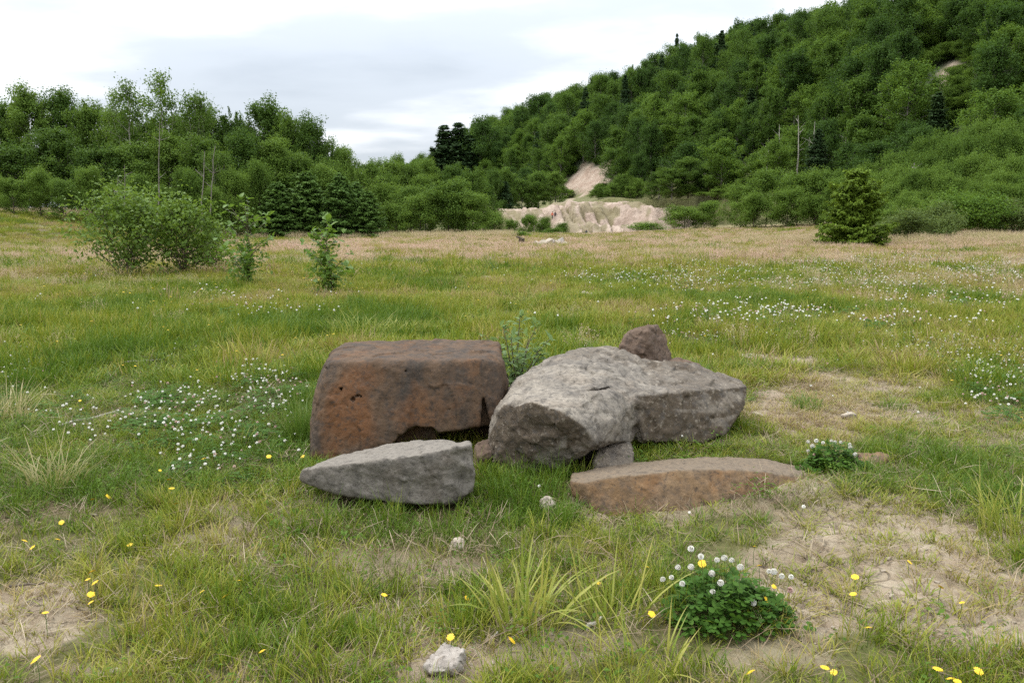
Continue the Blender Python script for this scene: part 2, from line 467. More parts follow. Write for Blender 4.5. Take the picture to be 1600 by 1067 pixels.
gx = graded(-1100, 1100, -3.4, 3.4, 0.024)
gy = graded(-150, 1500, 2.1, 6.6, 0.024)
GX, GY = np.meshgrid(gx, gy); fx, fy = GX.ravel(), GY.ravel()
bare = zones(BARE, fx, fy, 31, rough=0.8); pink = zones(PINK, fx, fy, 41, rough=0.45)
fz = H(fx, fy)
near = (np.abs(fx) < 7) & (fy > 1.5) & (fy < 12)
w = np.zeros_like(fx)
xx = fx[near] + 0.05 * fbm(fx[near] * 5, fy[near] * 5, oct=2, seed=51); yy = fy[near] + 0.05 * fbm(fx[near] * 5, fy[near] * 5, oct=2, seed=52)
f1, f2 = worley2(xx * 6.5, yy * 6.5, 9)
crack = ss((0.13 - (f2 - f1)) / 0.13) * ss((bare[near] - 0.55) / 0.3) * ss((vnoise(fx[near] * 1.3, fy[near] * 1.3, seed=53) + 0.35) / 0.5)
f1b, f2b = worley2(xx * 17, yy * 17, 19)
clod = (hash3(np.floor(xx * 6.5), np.floor(yy * 6.5), np.floor(xx * 0)) - 0.5) * 0.006
w[near] = -0.022 * crack + bare[near] * (0.008 * (0.5 - f1b)) + clod * 0
fz = fz + w
gm = mesh('ground', np.stack([fx, fy, fz], 1), grid_faces(len(gx), len(gy)), ground_mat(), {'bare': bare, 'pink': pink}, True)
ground = tag(obj('ground', gm), 'uneven meadow ground of thatch with cracked bare tan soil patches', 'ground', kind='structure')

# hill ---------------------------------------------------------------
SCARS = [(920, 278, 34, 27, 1), (1481, 122, 16, 27, .9), (893, 297, 14, 10, 1), (1003, 275, 12, 8, .5)]
def scar_mask(x, y, z):
    px, py = project(x, y, z)
    r = np.zeros_like(x); wb = 0.35 * fbm(x * 0.25, y * 0.25, oct=3, seed=61)
    for (cx, cy, rx, ry, s) in SCARS:
        u, v = (px - cx) / rx, (py - cy) / ry
        u2 = u + 0.7 * v if rx > 10 else u          # slipped streaks lean with the slope
        d = np.sqrt((u2 * 1.15) ** 2 + v ** 2)
        r = np.maximum(r, s * ss((1.2 + wb - d) / 0.35))
    return r

def sand_cols(t, P, n1, n2):
    c = MIX(t, RAMP(t, n1, [(0.35, 0.0), (0.65, 1.0)]), (0.29, 0.205, 0.150), (0.42, 0.335, 0.262))
    return MIX(t, RAMP(t, n2, [(0.5, 0.0), (0.75, 0.6)]), c, (0.25, 0.18, 0.13))

def hill_mat():
    m, t = new_mat('hill_soil')
    P = N(t, 'ShaderNodeNewGeometry').outputs['Position']
    sa = N(t, 'ShaderNodeAttribute', attribute_name='scar').outputs['Fac']
    n1 = NOISE(t, P, 0.4, 5); n2 = NOISE(t, P, 1.6, 5, 0.6)
    fl = MIX(t, RAMP(t, n2, [(0.4, 0.0), (0.62, 1.0)]), (0.030, 0.032, 0.014), (0.050, 0.085, 0.022))
    lw = N(t, 'ShaderNodeAttribute', attribute_name='low').outputs['Fac']
    fl = MIX(t, lw, fl, MIX(t, n2, (0.085, 0.105, 0.028), (0.19, 0.165, 0.070)))
    c = MIX(t, sa, fl, sand_cols(t, P, n1, n2))
    p = N(t, 'ShaderNodeBsdfPrincipled'); L(t, c, p.inputs['Base Color']); p.inputs['Roughness'].default_value = 0.95
    b = N(t, 'ShaderNodeBump'); b.inputs['Strength'].default_value = 0.8; b.inputs['Distance'].default_value = 0.6
    L(t, n2, b.inputs['Height']); L(t, b.outputs[0], p.inputs['Normal'])
    o = N(t, 'ShaderNodeOutputMaterial'); L(t, p.outputs[0], o.inputs[0])
    return m

hs = np.arange(-50, 200, 1.6); ht = np.arange(-140, 640, 2.0)
HS, HT = np.meshgrid(hs, ht)
hx = (P0[0] + NRM[0] * HS + DIR[0] * HT).ravel(); hy = (P0[1] + NRM[1] * HS + DIR[1] * HT).ravel()
hz = H_hill(hx, hy)
scar = scar_mask(hx, hy, hz)
hz = hz + scar * 0.5 * np.abs(vnoise(hx * 0.5, hy * 0.12, seed=66))
qcut = ss((hx + 12) / 8) * ss((46 - hx) / 8) * ss((196 - hy) / 4)
hz = hz - 14 * qcut
hm = mesh('hill', np.stack([hx, hy, hz], 1), grid_faces(len(hs), len(ht)), hill_mat(), {'scar': scar, 'low': ss((12 - HS.ravel()) / 14)}, True)
tag(obj('hill', hm), 'steep wooded hill rising across the right with a bare scar', 'hill', kind='structure')

# sand bank ------------------------------------------------------------
def H_bank(x, y):
    xe = x + 3.0 * vnoise(x * 0.07, y * 0.05, seed=71)
    r1 = np.abs(vnoise(xe * 0.42 + y * 0.10, y * 0.03, seed=72)); r2 = np.abs(vnoise(xe * 1.05 + y * 0.3, y * 0.08, seed=73))
    lo_on = ss((x - 7) / 4) * ss((33 - x) / 5)
    yl = 161 + 2.2 * vnoise(x * 0.12, x * 0, seed=74)
    yu = 176 + 4.0 * vnoise(x * 0.09, x * 0 + 4, seed=75) - 6 * ss((x - 24) / 8) + 4 * ss((8 - x) / 8)
    lo = 4.6 * ss((y - yl) / 7.0) * lo_on + (1 - lo_on) * 3.0 * ss((y - yl - 3) / 16)
    up = 4.6 * ss((y - yu) / 8.0)
    face = ss((y - yl + 1) / 3) * ss((yu + 14 - y) / 8)
    z = -2.9 + lo + up - face * (2.2 * np.clip(0.5 - r1, 0, 1) ** 1.3 * 2 + 1.1 * np.clip(0.5 - r2, 0, 1)) * (0.5 + 0.5 * ss((up + lo) / 3))
    bowl = np.exp(-(((x - 24) / 4.2) ** 2 + ((y - 175) / 7.0) ** 2))
    z = z - 2.2 * bowl
    z = z + 0.34 * fbm(x * 0.7, y * 0.7, oct=4, seed=76, gain=.6) - .5 * np.clip(vnoise(x * .10, y * .5, z * .9, seed=69), 0, 1) * face
    edge = ss((x + 13) / 7) * ss((47 - x) / 8)
    return z * edge + (1 - edge) * (z - 3.0)

def bank_mat():
    m, t = new_mat('sand_bank')
    g = N(t, 'ShaderNodeNewGeometry'); P = g.outputs['Position']
    gr = N(t, 'ShaderNodeAttribute', attribute_name='turf').outputs['Fac']
    n1 = NOISE(t, P, 0.25, 5); n2 = NOISE(t, P, 1.3, 6, 0.65)
    c = MIX(t, RAMP(t, n1, [(0.35, 0.0), (0.65, 1.0)]), (0.30, 0.222, 0.172), (0.43, 0.340, 0.272))
    c = MIX(t, RAMP(t, n2, [(0.50, 0.0), (0.66, 0.75)]), c, (0.20, 0.145, 0.10))
    gg = MIX(t, n2, (0.080, 0.085, 0.020), (0.175, 0.145, 0.055))
    c = MIX(t, gr, c, gg)
    p = N(t, 'ShaderNodeBsdfPrincipled'); L(t, c, p.inputs['Base Color']); p.inputs['Roughness'].default_value = 0.95
    b = N(t, 'ShaderNodeBump'); b.inputs['Strength'].default_value = 0.9; b.inputs['Distance'].default_value = 0.35
    L(t, n2, b.inputs['Height']); L(t, b.outputs[0], p.inputs['Normal'])
    o = N(t, 'ShaderNodeOutputMaterial'); L(t, p.outputs[0], o.inputs[0])
    return m

bx_ = np.arange(-16, 52, 0.35); by_ = np.arange(152, 206, 0.35)
BX, BY = np.meshgrid(bx_, by_); bx1, by1 = BX.ravel(), BY.ravel()
bz1 = H_bank(bx1, by1)
gzx, gzy = np.gradient(bz1.reshape(BX.shape))
slope = np.hypot(gzx, gzy).ravel() / 0.35
turf = ss((0.30 - slope) / 0.22) * ss((fbm(bx1 * 0.2, by1 * 0.2, oct=3, seed=77) + 0.55) / 0.5)
turf = np.maximum(turf, ss((fbm(bx1 * 0.22 + 9, by1 * 0.10, oct=3, seed=78) - 0.34) / 0.25) * 0.6)
_xe = bx1 + 3.0 * vnoise(bx1 * 0.07, by1 * 0.05, seed=71); _r = np.abs(vnoise(_xe * 0.42 + by1 * 0.10, by1 * 0.03, seed=72))
turf = np.maximum(turf, ss((0.24 - _r + .25 * fbm(bx1 * .5, by1 * .3, oct=2, seed=70)) / 0.16) * .7)
turf = np.maximum(turf, ss((4 - bx1) / 8) * ss((fbm(bx1 * 0.3, by1 * 0.3, oct=2, seed=79) + 0.3) / 0.4))
bm_ = mesh('sand_bank', np.stack([bx1, by1, bz1], 1), grid_faces(len(bx_), len(by_)), bank_mat(), {'turf': turf}, True)
tag(obj('sand_bank', bm_), 'eroded pinkish sand bank in two tiers below the hill', 'bank', kind='structure')

# ------------------------------------------------------------------ rocks (signed distance -> surface nets)
def hull_planes(pts):
    bm = bmesh.new()
    vs = [bm.verts.new(Vector(p)) for p in pts]
    bmesh.ops.convex_hull(bm, input=vs)
    bm.normal_update()
    c = sum((Vector(p) for p in pts), Vector()) / len(pts)
    pl = []
    for f in bm.faces:
        n = f.normal.copy(); p = f.calc_center_median()
        if n.length < 0.5: continue
        if n.dot(p - c) < 0: n = -n
        d = n.dot(p)
        if not any(n.dot(Vector(q[:3])) > 0.9995 and abs(d - q[3]) < 0.002 for q in pl):
            pl.append((n.x, n.y, n.z, d))
    bm.free()
    return pl

def hull_sdf(pts, k=0.02):
    pl = hull_planes(pts)
    def f(x, y, z):
        acc = 0
        for (a, b, c, d) in pl:
            acc = acc + np.exp(np.clip((a * x + b * y + c * z - d) / k, -60, 60))
        return k * np.log(acc + 1e-30)
    return f

def smin(a, b, k):
    h = np.clip(0.5 + 0.5 * (b - a) / k, 0, 1)
    return b * (1 - h) + a * h - k * h * (1 - h)

def ell(c, r):
    def f(x, y, z):
        q = np.sqrt(((x - c[0]) / r[0]) ** 2 + ((y - c[1]) / r[1]) ** 2 + ((z - c[2]) / r[2]) ** 2)
        return (q - 1) * min(r)
    return f

def nets(f, lo, hi, h):
    ax = [np.arange(lo[i], hi[i] + h, h) for i in range(3)]
    X, Y, Z = np.meshgrid(*ax, indexing='ij')
    S = f(X, Y, Z)
    S[0] = S[-1] = 1; S[:, 0] = S[:, -1] = 1; S[:, :, 0] = S[:, :, -1] = 1
    nx, ny, nz = [n - 1 for n in S.shape]
    cs = lambda dx, dy, dz: S[dx:dx + nx, dy:dy + ny, dz:dz + nz]
    cnt = np.zeros((nx, ny, nz)); sx = cnt.copy(); sy = cnt.copy(); sz = cnt.copy()
    cor = [(a, b, c) for a in (0, 1) for b in (0, 1) for c in (0, 1)]
    for a in cor:
        for ax_ in range(3):
            if a[ax_]: continue
            b = list(a); b[ax_] = 1
            va, vb = cs(*a), cs(*b)
            m = (va < 0) != (vb < 0)
            t = np.where(m, va / np.where(m, va - vb, 1), 0)
            o = [a[0] + 0.0 * t, a[1] + 0.0 * t, a[2] + 0.0 * t]; o[ax_] = o[ax_] + t
            cnt += m; sx += m * o[0]; sy += m * o[1]; sz += m * o[2]
    act = cnt > 0
    idx = np.full((nx, ny, nz), -1, np.int64); I = np.argwhere(act); idx[act] = np.arange(len(I))
    c = cnt[act]
    V = np.stack([lo[0] + h * (I[:, 0] + sx[act] / c), lo[1] + h * (I[:, 1] + sy[act] / c), lo[2] + h * (I[:, 2] + sz[act] / c)], 1)
    F = []
    for ax_ in range(3):
        o1, o2 = [(1, 2), (2, 0), (0, 1)][ax_]
        sl = [slice(1, n) for n in (nx, ny, nz)]; sl[ax_] = slice(0, (nx, ny, nz)[ax_])
        s2 = list(sl); s2[ax_] = slice(1, (nx, ny, nz)[ax_] + 1)
        va, vb = S[tuple(sl)], S[tuple(s2)]
        for flip, m in ((False, (va < 0) & (vb >= 0)), (True, (va >= 0) & (vb < 0))):
            K = np.argwhere(m)
            if not len(K): continue
            K = K + np.array([0 if i == ax_ else 1 for i in range(3)])
            q = []
            for (d1, d2) in ((-1, -1), (0, -1), (0, 0), (-1, 0)):
                k2 = K.copy(); k2[:, o1] += d1; k2[:, o2] += d2
                q.append(idx[k2[:, 0], k2[:, 1], k2[:, 2]])
            q = np.stack(q, 1)
            F.append(q[:, ::-1] if flip else q)
    F = np.concatenate(F)
    return V, F[(F >= 0).all(1)]

def rock_mat(name, c1, c2, c3, spot, spot_amt=0.5, streak=0.4, face=None, bump=0.5, spec=0.25):
    """c1/c2 main tones, c3 dark weathering streaks running down, spot a rust/lichen tone; attribute 'face' blends in a second tone pair"""
    m, t = new_mat(name)
    P = N(t, 'ShaderNodeTexCoord').outputs['Object']
    n1 = NOISE(t, P, 2.6, 6, 0.62, 0.3); n2 = NOISE(t, P, 14, 6, 0.68); n3 = NOISE(t, P, 70, 4, 0.7); n5 = NOISE(t, P, 5.0, 5, 0.6, 0.6)
    mp = N(t, 'ShaderNodeMapping'); mp.inputs['Scale'].default_value = (9, 9, 1.1); L(t, P, mp.inputs[0])
    n4 = NOISE(t, mp.outputs[0], 1.0, 5, 0.6)
    c = MIX(t, RAMP(t, n1, [(0.36, 0.0), (0.64, 1.0)]), c1, c2)
    c = MIX(t, M(t, 'MULTIPLY', RAMP(t, n4, [(0.44, 0.0), (0.66, 1.0)]), streak), c, c3)
    c = MIX(t, M(t, 'MULTIPLY', RAMP(t, n5, [(0.50, 0.0), (0.68, 1.0)]), spot_amt), c, spot)
    if face:
        fa = N(t, 'ShaderNodeAttribute', attribute_name='face').outputs['Fac']
        c = MIX(t, fa, c, MIX(t, n2, face[0], face[1]))
    n6 = NOISE(t, P, 32, 5, 0.7)
    c = MIX(t, RAMP(t, n2, [(0.32, 0.75), (0.47, 0.0)]), c, c3)
    c = MIX(t, RAMP(t, n6, [(0.36, 0.7), (0.46, 0.0)]), c, tuple(x * .75 for x in c3))
    c = MIX(t, RAMP(t, n6, [(0.56, 0.0), (0.68, 0.5)]), c, tuple(min(0.6, x * 1.35) for x in c2))
    sp = RAMP(t, n3, [(0.62, 0.0), (0.74, 0.35)])
    c = MIX(t, sp, c, tuple(min(0.6, x * 1.9) for x in c2))
    c = MIX(t, RAMP(t, n3, [(0.28, 0.5), (0.40, 0.0)]), c, tuple(x * 0.45 for x in c3))
    p = N(t, 'ShaderNodeBsdfPrincipled'); L(t, c, p.inputs['Base Color']); p.inputs['Roughness'].default_value = 0.82
    p.inputs['Specular IOR Level'].default_value = spec
    hgt = M(t, 'ADD', M(t, 'MULTIPLY', n2, 0.5), M(t, 'ADD', M(t, 'MULTIPLY', n6, 0.35), M(t, 'MULTIPLY', n3, 0.15)))
    b = N(t, 'ShaderNodeBump'); b.inputs['Strength'].default_value = bump; b.inputs['Distance'].default_value = 0.022
    L(t, hgt, b.inputs['Height']); L(t, b.outputs[0], p.inputs['Normal'])
    o = N(t, 'ShaderNodeOutputMaterial'); L(t, p.outputs[0], o.inputs[0])
    return m

M_BROWN = rock_mat('rock_brown', (0.076, 0.048, 0.029), (0.122, 0.077, 0.046), (0.046, 0.038, 0.031), (0.155, 0.068, 0.024), 0.45, 0.9, face=((0.150, 0.058, 0.016), (0.090, 0.044, 0.020)), bump=0.8)
M_GREY = rock_mat('rock_grey', (0.150, 0.132, 0.109), (0.295, 0.258, 0.208), (0.080, 0.072, 0.064), (0.200, 0.160, 0.120), 0.45, 0.50,
                  face=((0.060, 0.045, 0.030), (0.105, 0.080, 0.054)), bump=1.0)
M_SLAB = rock_mat('rock_slab_grey', (0.140, 0.124, 0.105), (0.218, 0.196, 0.168), (0.084, 0.075, 0.064), (0.125, 0.096, 0.072), 0.40, 0.65, face=((0.24, 0.215, 0.18), (0.15, 0.132, 0.11)), bump=1.0)  # face pair is the lighter top tone, overhead light put into the colour
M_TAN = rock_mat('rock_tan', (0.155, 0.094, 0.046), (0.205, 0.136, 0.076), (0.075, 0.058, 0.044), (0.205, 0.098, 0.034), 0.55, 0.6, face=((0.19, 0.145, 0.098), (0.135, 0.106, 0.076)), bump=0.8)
M_RED = rock_mat('rock_reddish', (0.100, 0.067, 0.046), (0.158, 0.110, 0.078), (0.080, 0.060, 0.048), (0.200, 0.125, 0.080), 0.4, 0.5, bump=0.9)
M_STONE = rock_mat('stone_pale', (0.340, 0.285, 0.220), (0.450, 0.395, 0.320), (0.230, 0.190, 0.150), (0.400, 0.315, 0.230), 0.3, 0.2)
M_CLOD = rock_mat('clod_cracked', (0.285, 0.250, 0.215), (0.400, 0.365, 0.320), (0.180, 0.155, 0.130), (0.36, 0.31, 0.25), 0.3, 0.3, bump=0.9)

def chips(V, cell, seed):
    """broken-stone relief: every 3-D cell gets its own tilted flat -> signed offset per vertex, and the distance to the nearest cell edge"""
    q = V / cell; I = np.floor(q)
    f1 = np.full(len(V), 9.0); f2 = f1.copy(); off = np.zeros(len(V))
    for dx in (-1, 0, 1):
        for dy in (-1, 0, 1):
            for dz in (-1, 0, 1):
                c = I + (dx, dy, dz)
                r = [hash3(c[:, 0], c[:, 1], c[:, 2], seed + k) for k in range(7)]
                p = c + np.stack(r[:3], 1); d = np.linalg.norm(q - p, axis=1)
                o = ((np.stack(r[3:6], 1) * 2 - 1) * (q - p)).sum(1) + (r[6] - .5) * .35
                n = d < f1
                off = np.where(n, o, off); f2 = np.where(n, f1, np.minimum(f2, d)); f1 = np.where(n, d, f1)
    return off, f2 - f1

ROCKS = []        # sdf functions, used to keep grass out of the stones
def rock(name, label, f, lo, hi, h, mat, face=None, detail=0.006, cat='boulder', group=None, chip=0.0, cell=.14, seed=0):
    V, F = nets(f, lo, hi, h)
    e = 0.004
    x, y, z = V.T
    g = np.stack([f(x + e, y, z) - f(x - e, y, z), f(x, y + e, z) - f(x, y - e, z), f(x, y, z + e) - f(x, y, z - e)], 1)
    g /= np.linalg.norm(g, axis=1)[:, None] + 1e-9
    d = detail * fbm(x * 26, y * 26, z * 26, oct=3, seed=81)
    if chip:
        W = V + .03 * np.stack([vnoise(x * 8, y * 8, z * 8, seed=83 + k) for k in range(3)], 1)
        o1, e1 = chips(W, cell, 300 + seed); o2, e2 = chips(W, cell * .36, 320 + seed)
        amt = ss((vnoise(x * 3.1, y * 3.1, z * 3.1, seed=86 + seed) + .55) / .9)
        gm_ = ss((vnoise(x * 2.3, y * 2.3, z * 2.3, seed=89 + seed) - .25) / .3)
        d = d + chip * (o1 * .9 - .35 * gm_ * ss((.07 - e1) / .07)) + chip * .38 * amt * (o2 - .25 * gm_ * ss((.10 - e2) / .10))
    V = V + g * d[:, None]
    o3 = np.array(((lo[0] + hi[0]) / 2, (lo[1] + hi[1]) / 2, 0.0))
    a = np.zeros(len(V)) if face is None else face(V, g)
    me = mesh(name, V - o3, F, mat, {'face': a}, True)
    o = obj(name, me, loc=o3)
    tag(o, label, cat, group)
    ROCKS.append((f, np.array(lo), np.array(hi)))
    return o

def bbox(pts, m=0.06):
    p = np.array(pts); return p.min(0) - m, p.max(0) + m

def rough(f, a1=0.018, a2=0.009, sd=0, st=0.0):
    def g(x, y, z):
        r = f(x, y, z) + a1 * vnoise(x * 3.1, y * 3.1, z * 3.1, seed=90 + sd) + a2 * (0.5 - np.abs(vnoise(x * 8, y * 8, z * 8, seed=91 + sd))) * 2
        if st: r = r + st * vnoise(x * 2.5 + z * 3, y * 2.5, z * 26 + x * 3, seed=92 + sd)
        return r
    return g

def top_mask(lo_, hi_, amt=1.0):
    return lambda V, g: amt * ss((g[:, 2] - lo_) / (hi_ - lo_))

# 1 brown boulder
B = [at(484, 722, 4.92), at(560, 726, 4.86), at(680, 722, 4.90), at(775, 706, 5.02),
     at(498, 590, 5.16), at(512, 563, 5.12), at(545, 562, 5.08), at(640, 572, 5.03), at(735, 560, 5.08), at(789, 566, 5.22),
     at(516, 553, 5.40), at(541, 531, 5.70), at(640, 540, 5.80), at(725, 528, 5.85), at(772, 529, 5.80), at(784, 541, 5.5),
     at(799, 600, 5.38), at(796, 660, 5.36), at(484, 650, 5.30),
     np.array((-1.32, 5.75, -0.05)), np.array((-0.10, 5.85, -0.05)), np.array((-0.03, 5.5, -0.05)), np.array((-1.36, 5.2, -0.05))]
fb = hull_sdf(B, 0.008)
def gap(poly, y0, y1, k=.008): return hull_sdf([at(a, b, yy) for a, b in poly for yy in (y0, y1)], k)
notch = gap([(604, 700), (628, 676), (652, 665), (676, 666), (688, 679), (688, 740), (604, 740)], 4.5, 5.12, .004)
notch2 = gap([(680, 677), (752, 672), (768, 664), (790, 700), (790, 745), (680, 745)], 4.5, 5.35)
side_crack = gap([(752, 622), (757, 620), (764, 650), (770, 672), (750, 672), (754, 650)], 4.8, 5.14, .004); dip = ell(at(605, 505, 5.5), (0.22, 0.5, 0.085))
pits = [ell(at(x_, y_, Y_), (r_, .035, r_ * .55)) for x_, y_, Y_, r_ in ((552, 624, 5.0, .022), (560, 619, 5.0, .018), (545, 634, 5.0, .012), (533, 607, 5.04, .014), (541, 588, 5.08, .012), (577, 606, 5.02, .012), (626, 556, 5.10, .026),
        (534, 558, 5.11, .022), (508, 574, 5.14, .016), (557, 666, 4.95, .012), (700, 640, 4.98, .010), (512, 586, 5.13, .010), (549, 596, 5.06, .009), (566, 628, 4.99, .016), (586, 600, 5.05, .012), (524, 566, 5.11, .012), (636, 580, 5.03, .014))]
def f_brown(x, y, z):
    r = fb(x, y, z) + 0.016 * vnoise(x * 2.6, y * 2.6, z * 2.6, seed=101) + 0.006 * vnoise(x * 8, y * 8, z * 5, seed=102)
    nz = .010 * vnoise(x * 16, y * 16, z * 16, seed=108); r = -smin(-r, notch(x, y, z) + nz, 0.006); r = -smin(-r, notch2(x, y, z) + nz, 0.006); r = -smin(-r, side_crack(x, y, z), 0.008)
    r = -smin(-r, dip(x, y, z), 0.10)
    for p in pits: r = np.maximum(r, -(p(x, y, z) + .009 * vnoise(x * 55, y * 55, z * 55, seed=103) + .003))
    return r
def rust(V, g):
    x, y, z = V.T; px, py = project(x, y, z)
    d = np.sqrt(((px - 545) / 62) ** 2 + ((py - 650) / 78) ** 2); d2 = np.sqrt(((px - 640) / 60) ** 2 + ((py - 640) / 45) ** 2)
    w = .55 * fbm(x * 7, y * 7, z * 3, oct=4, seed=104)
    return np.clip(ss((1.15 + w - d) / .9) * .85 + ss((1.0 + w - d2) / .8) * .55, 0, 1) * ss((-g[:, 1] - .1) / .4)
lo, hi = bbox(B)
rock('brown_boulder', 'large rusty brown boulder with a flat pitted front face', f_brown, lo, hi, 0.0105, M_BROWN, rust, detail=0.003, chip=.012, cell=.22, seed=1)

# 2 grey slab leaning in front of it
S = [at(494, 758, 4.20), at(560, 779, 4.07), at(640, 789, 4.02), at(700, 787, 4.02), at(743, 766, 4.10), at(465, 750, 4.20), at(479, 759, 4.17), at(466, 731, 4.18),
     at(498, 731, 4.16), at(560, 725, 4.06), at(640, 710, 4.00), at(700, 699, 4.01), at(740, 691, 4.08), at(520, 712, 4.42), at(570, 698, 4.48), at(620, 688, 4.52), at(685, 685, 4.50), at(738, 688, 4.30),
     np.array((-0.90, 4.50, -0.06)), np.array((-0.25, 4.48, -0.06)), np.array((-1.0, 4.36, 0.03)), np.array((-0.80, 4.26, -0.04)), np.array((-0.32, 4.22, -0.04))]
fs = hull_sdf(S, 0.005)
_fsl = rough(fs, 0.006, 0.004, 3, 0.006)
def f_slab(x, y, z):
    jag = 0.022 * np.abs(vnoise(z * 9 + y * 7, y * 5 + 7, x * 6, seed=106)) * ss((x + 0.42) / 0.16) + 0.012 * np.abs(vnoise(z * 23 + x * 9, y * 12, seed=107)) * ss((x + 0.36) / 0.10)
    return _fsl(x, y, z) + jag
lo, hi = bbox(S)
rock('grey_slab', 'pale grey broken slab lying in front of the brown boulder', f_slab, lo, hi, 0.0095, M_SLAB, top_mask(.45, .8), detail=0.003, chip=.011, cell=.16, seed=2)  # up-facing side painted lighter, as if lit from above

# 3 big grey boulder: two masses
G1 = [at(793, 634, 4.74), at(830, 628, 4.58), at(874, 640, 4.48), at(914, 668, 4.46), at(930, 692, 4.50), at(761, 690, 4.82), at(770, 722, 4.74), at(806, 745, 4.66), at(862, 742, 4.68), at(918, 724, 4.72),
      at(767, 655, 4.95), at(797, 605, 5.12), at(808, 588, 5.40), at(850, 561, 5.64), at(905, 544, 5.80), at(955, 541, 5.88), at(1000, 556, 5.80),
      at(970, 654, 4.78), at(1004, 606, 5.20), at(984, 690, 4.92), np.array((0.0, 5.6, -.05)), np.array((0.95, 5.7, -.05)), np.array((0.9, 6.0, 0.2)), np.array((0.2, 5.95, 0.1))]
G2 = [at(995, 618, 5.02), at(1008, 694, 4.98), at(990, 560, 5.85), at(1092, 692, 5.14), at(1132, 680, 5.24), at(1168, 602, 5.62), at(1161, 640, 5.50), at(1060, 612, 5.16), at(1120, 606, 5.42), at(985, 580, 5.5),
      at(1020, 563, 5.85), at(1082, 564, 5.95), at(1112, 578, 5.95), at(1160, 595, 5.8), np.array((1.55, 5.85, -.05)), np.array((0.8, 6.05, -.05)), at(1000, 690, 5.0)]
fg1, fg2 = hull_sdf(G1, 0.004), hull_sdf(G2, 0.004)
cut = gap([(902, 712), (930, 702), (950, 694), (985, 692), (992, 702), (992, 760), (880, 760), (885, 730)], 4.2, 4.96); cut2 = gap([(985, 640), (1003, 628), (1000, 700), (980, 690)], 4.5, 4.98)
ledge = gap([(915, 612), (955, 603), (985, 601), (985, 604), (955, 606), (917, 615)], 4.7, 5.06, .003)
f_g1, f_g2 = rough(fg1, 0.010, 0.007, 5, 0.006), rough(fg2, 0.008, 0.007, 6, 0.004)
def f_grey(x, y, z):
    r = smin(f_g1(x, y, z), f_g2(x, y, z), 0.05)
    r = -smin(-r, cut(x, y, z), 0.012)
    return np.maximum(r, -ledge(x, y, z))
fn = np.cross(at(872, 638, 4.50) - at(806, 745, 4.64), at(795, 633, 4.72) - at(806, 745, 4.64)); fn /= np.linalg.norm(fn)
if fn[1] > 0: fn = -fn
def grey_face(V, g):
    x, y, z = V.T; px, py = project(x, y, z)
    w = .3 * fbm(x * 9, y * 9, z * 9, oct=3, seed=105)
    left = ss((g @ fn - 0.68 + w * .3) / 0.15) * ss((960 - px) / 20)
    right = ss((-g[:, 1] - 0.25 + w) / 0.3) * ss((0.62 - g[:, 2]) / 0.3) * ss((px - 985) / 25) * 1.0  # front-facing steep sides of the right mass take the darker pair
    rim = ss((px - 985 + 160 * w) / 70) * ss((g[:, 2] - .2) / .3) * .55 + .45 * ss((575 + 60 * w - py) / 22) * ss((px - 860) / 40)
    return np.clip(np.maximum(np.maximum(left, right), rim), 0, 1)
lo, hi = bbox(G1 + G2)
rock('grey_boulder', 'biggest boulder, pale grey humped top with dark brown broken end', f_grey, lo, hi, 0.0105, M_GREY, grey_face, 0.005, chip=.024, cell=.20, seed=3)

# 4 wedge stone under its right front corner
Wp = [at(934, 712, 4.68), at(950, 703, 4.76), at(984, 701, 4.82), at(992, 712, 4.76), at(990, 738, 4.62), at(928, 738, 4.60), at(926, 722, 4.64), np.array((.52, 4.98, -.06)), np.array((.78, 4.98, -.06)), np.array((.76, 4.94, .14)), np.array((.56, 4.94, .15))]
lo, hi = bbox(Wp)
rock('wedge_stone', 'small grey-brown stone wedged under the front corner of the biggest boulder', rough(hull_sdf(Wp, 0.005), .006, .004, 7), lo, hi, 0.008, M_GREY, lambda V, g: np.full(len(V), .6), detail=.003, cat='stone', chip=.014, cell=.09, seed=4)

# 5 upright brown rock behind, and the flat one at its foot
U = [at(967, 536, 6.35), at(984, 516, 6.40), at(1008, 509, 6.42), at(1030, 503, 6.55), at(1041, 520, 6.6), at(1049, 562, 6.5), at(1020, 566, 6.30), at(988, 552, 6.25), at(1012, 512, 6.30),
     np.array((.80, 6.2, -.05)), np.array((1.35, 6.3, -.05)), np.array((.85, 6.85, -.05)), np.array((1.35, 6.85, -.05)), at(985, 520, 6.75)]
lo, hi = bbox(U)
rock('upright_boulder', 'small reddish brown boulder standing up behind the biggest boulder', rough(hull_sdf(U, 0.006), .010, .006, 8, .006), lo, hi, 0.010, M_RED, detail=.004, chip=.026, cell=.15, seed=5)
U2 = [at(1040, 562, 6.45), at(1062, 556, 6.5), at(1090, 564, 6.5), at(1114, 584, 6.4), at(1100, 592, 6.2), at(1045, 575, 6.2), np.array((1.2, 6.2, -.05)), np.array((1.7, 6.15, -.05)), np.array((1.75, 6.6, -.05)), np.array((1.2, 6.8, -.05))]
lo, hi = bbox(U2)
rock('flat_boulder', 'low flat reddish rock half hidden behind the biggest boulder', rough(hull_sdf(U2, 0.006), .010, .006, 9), lo, hi, 0.010, M_RED, detail=.004, chip=.018, cell=.14, seed=6)

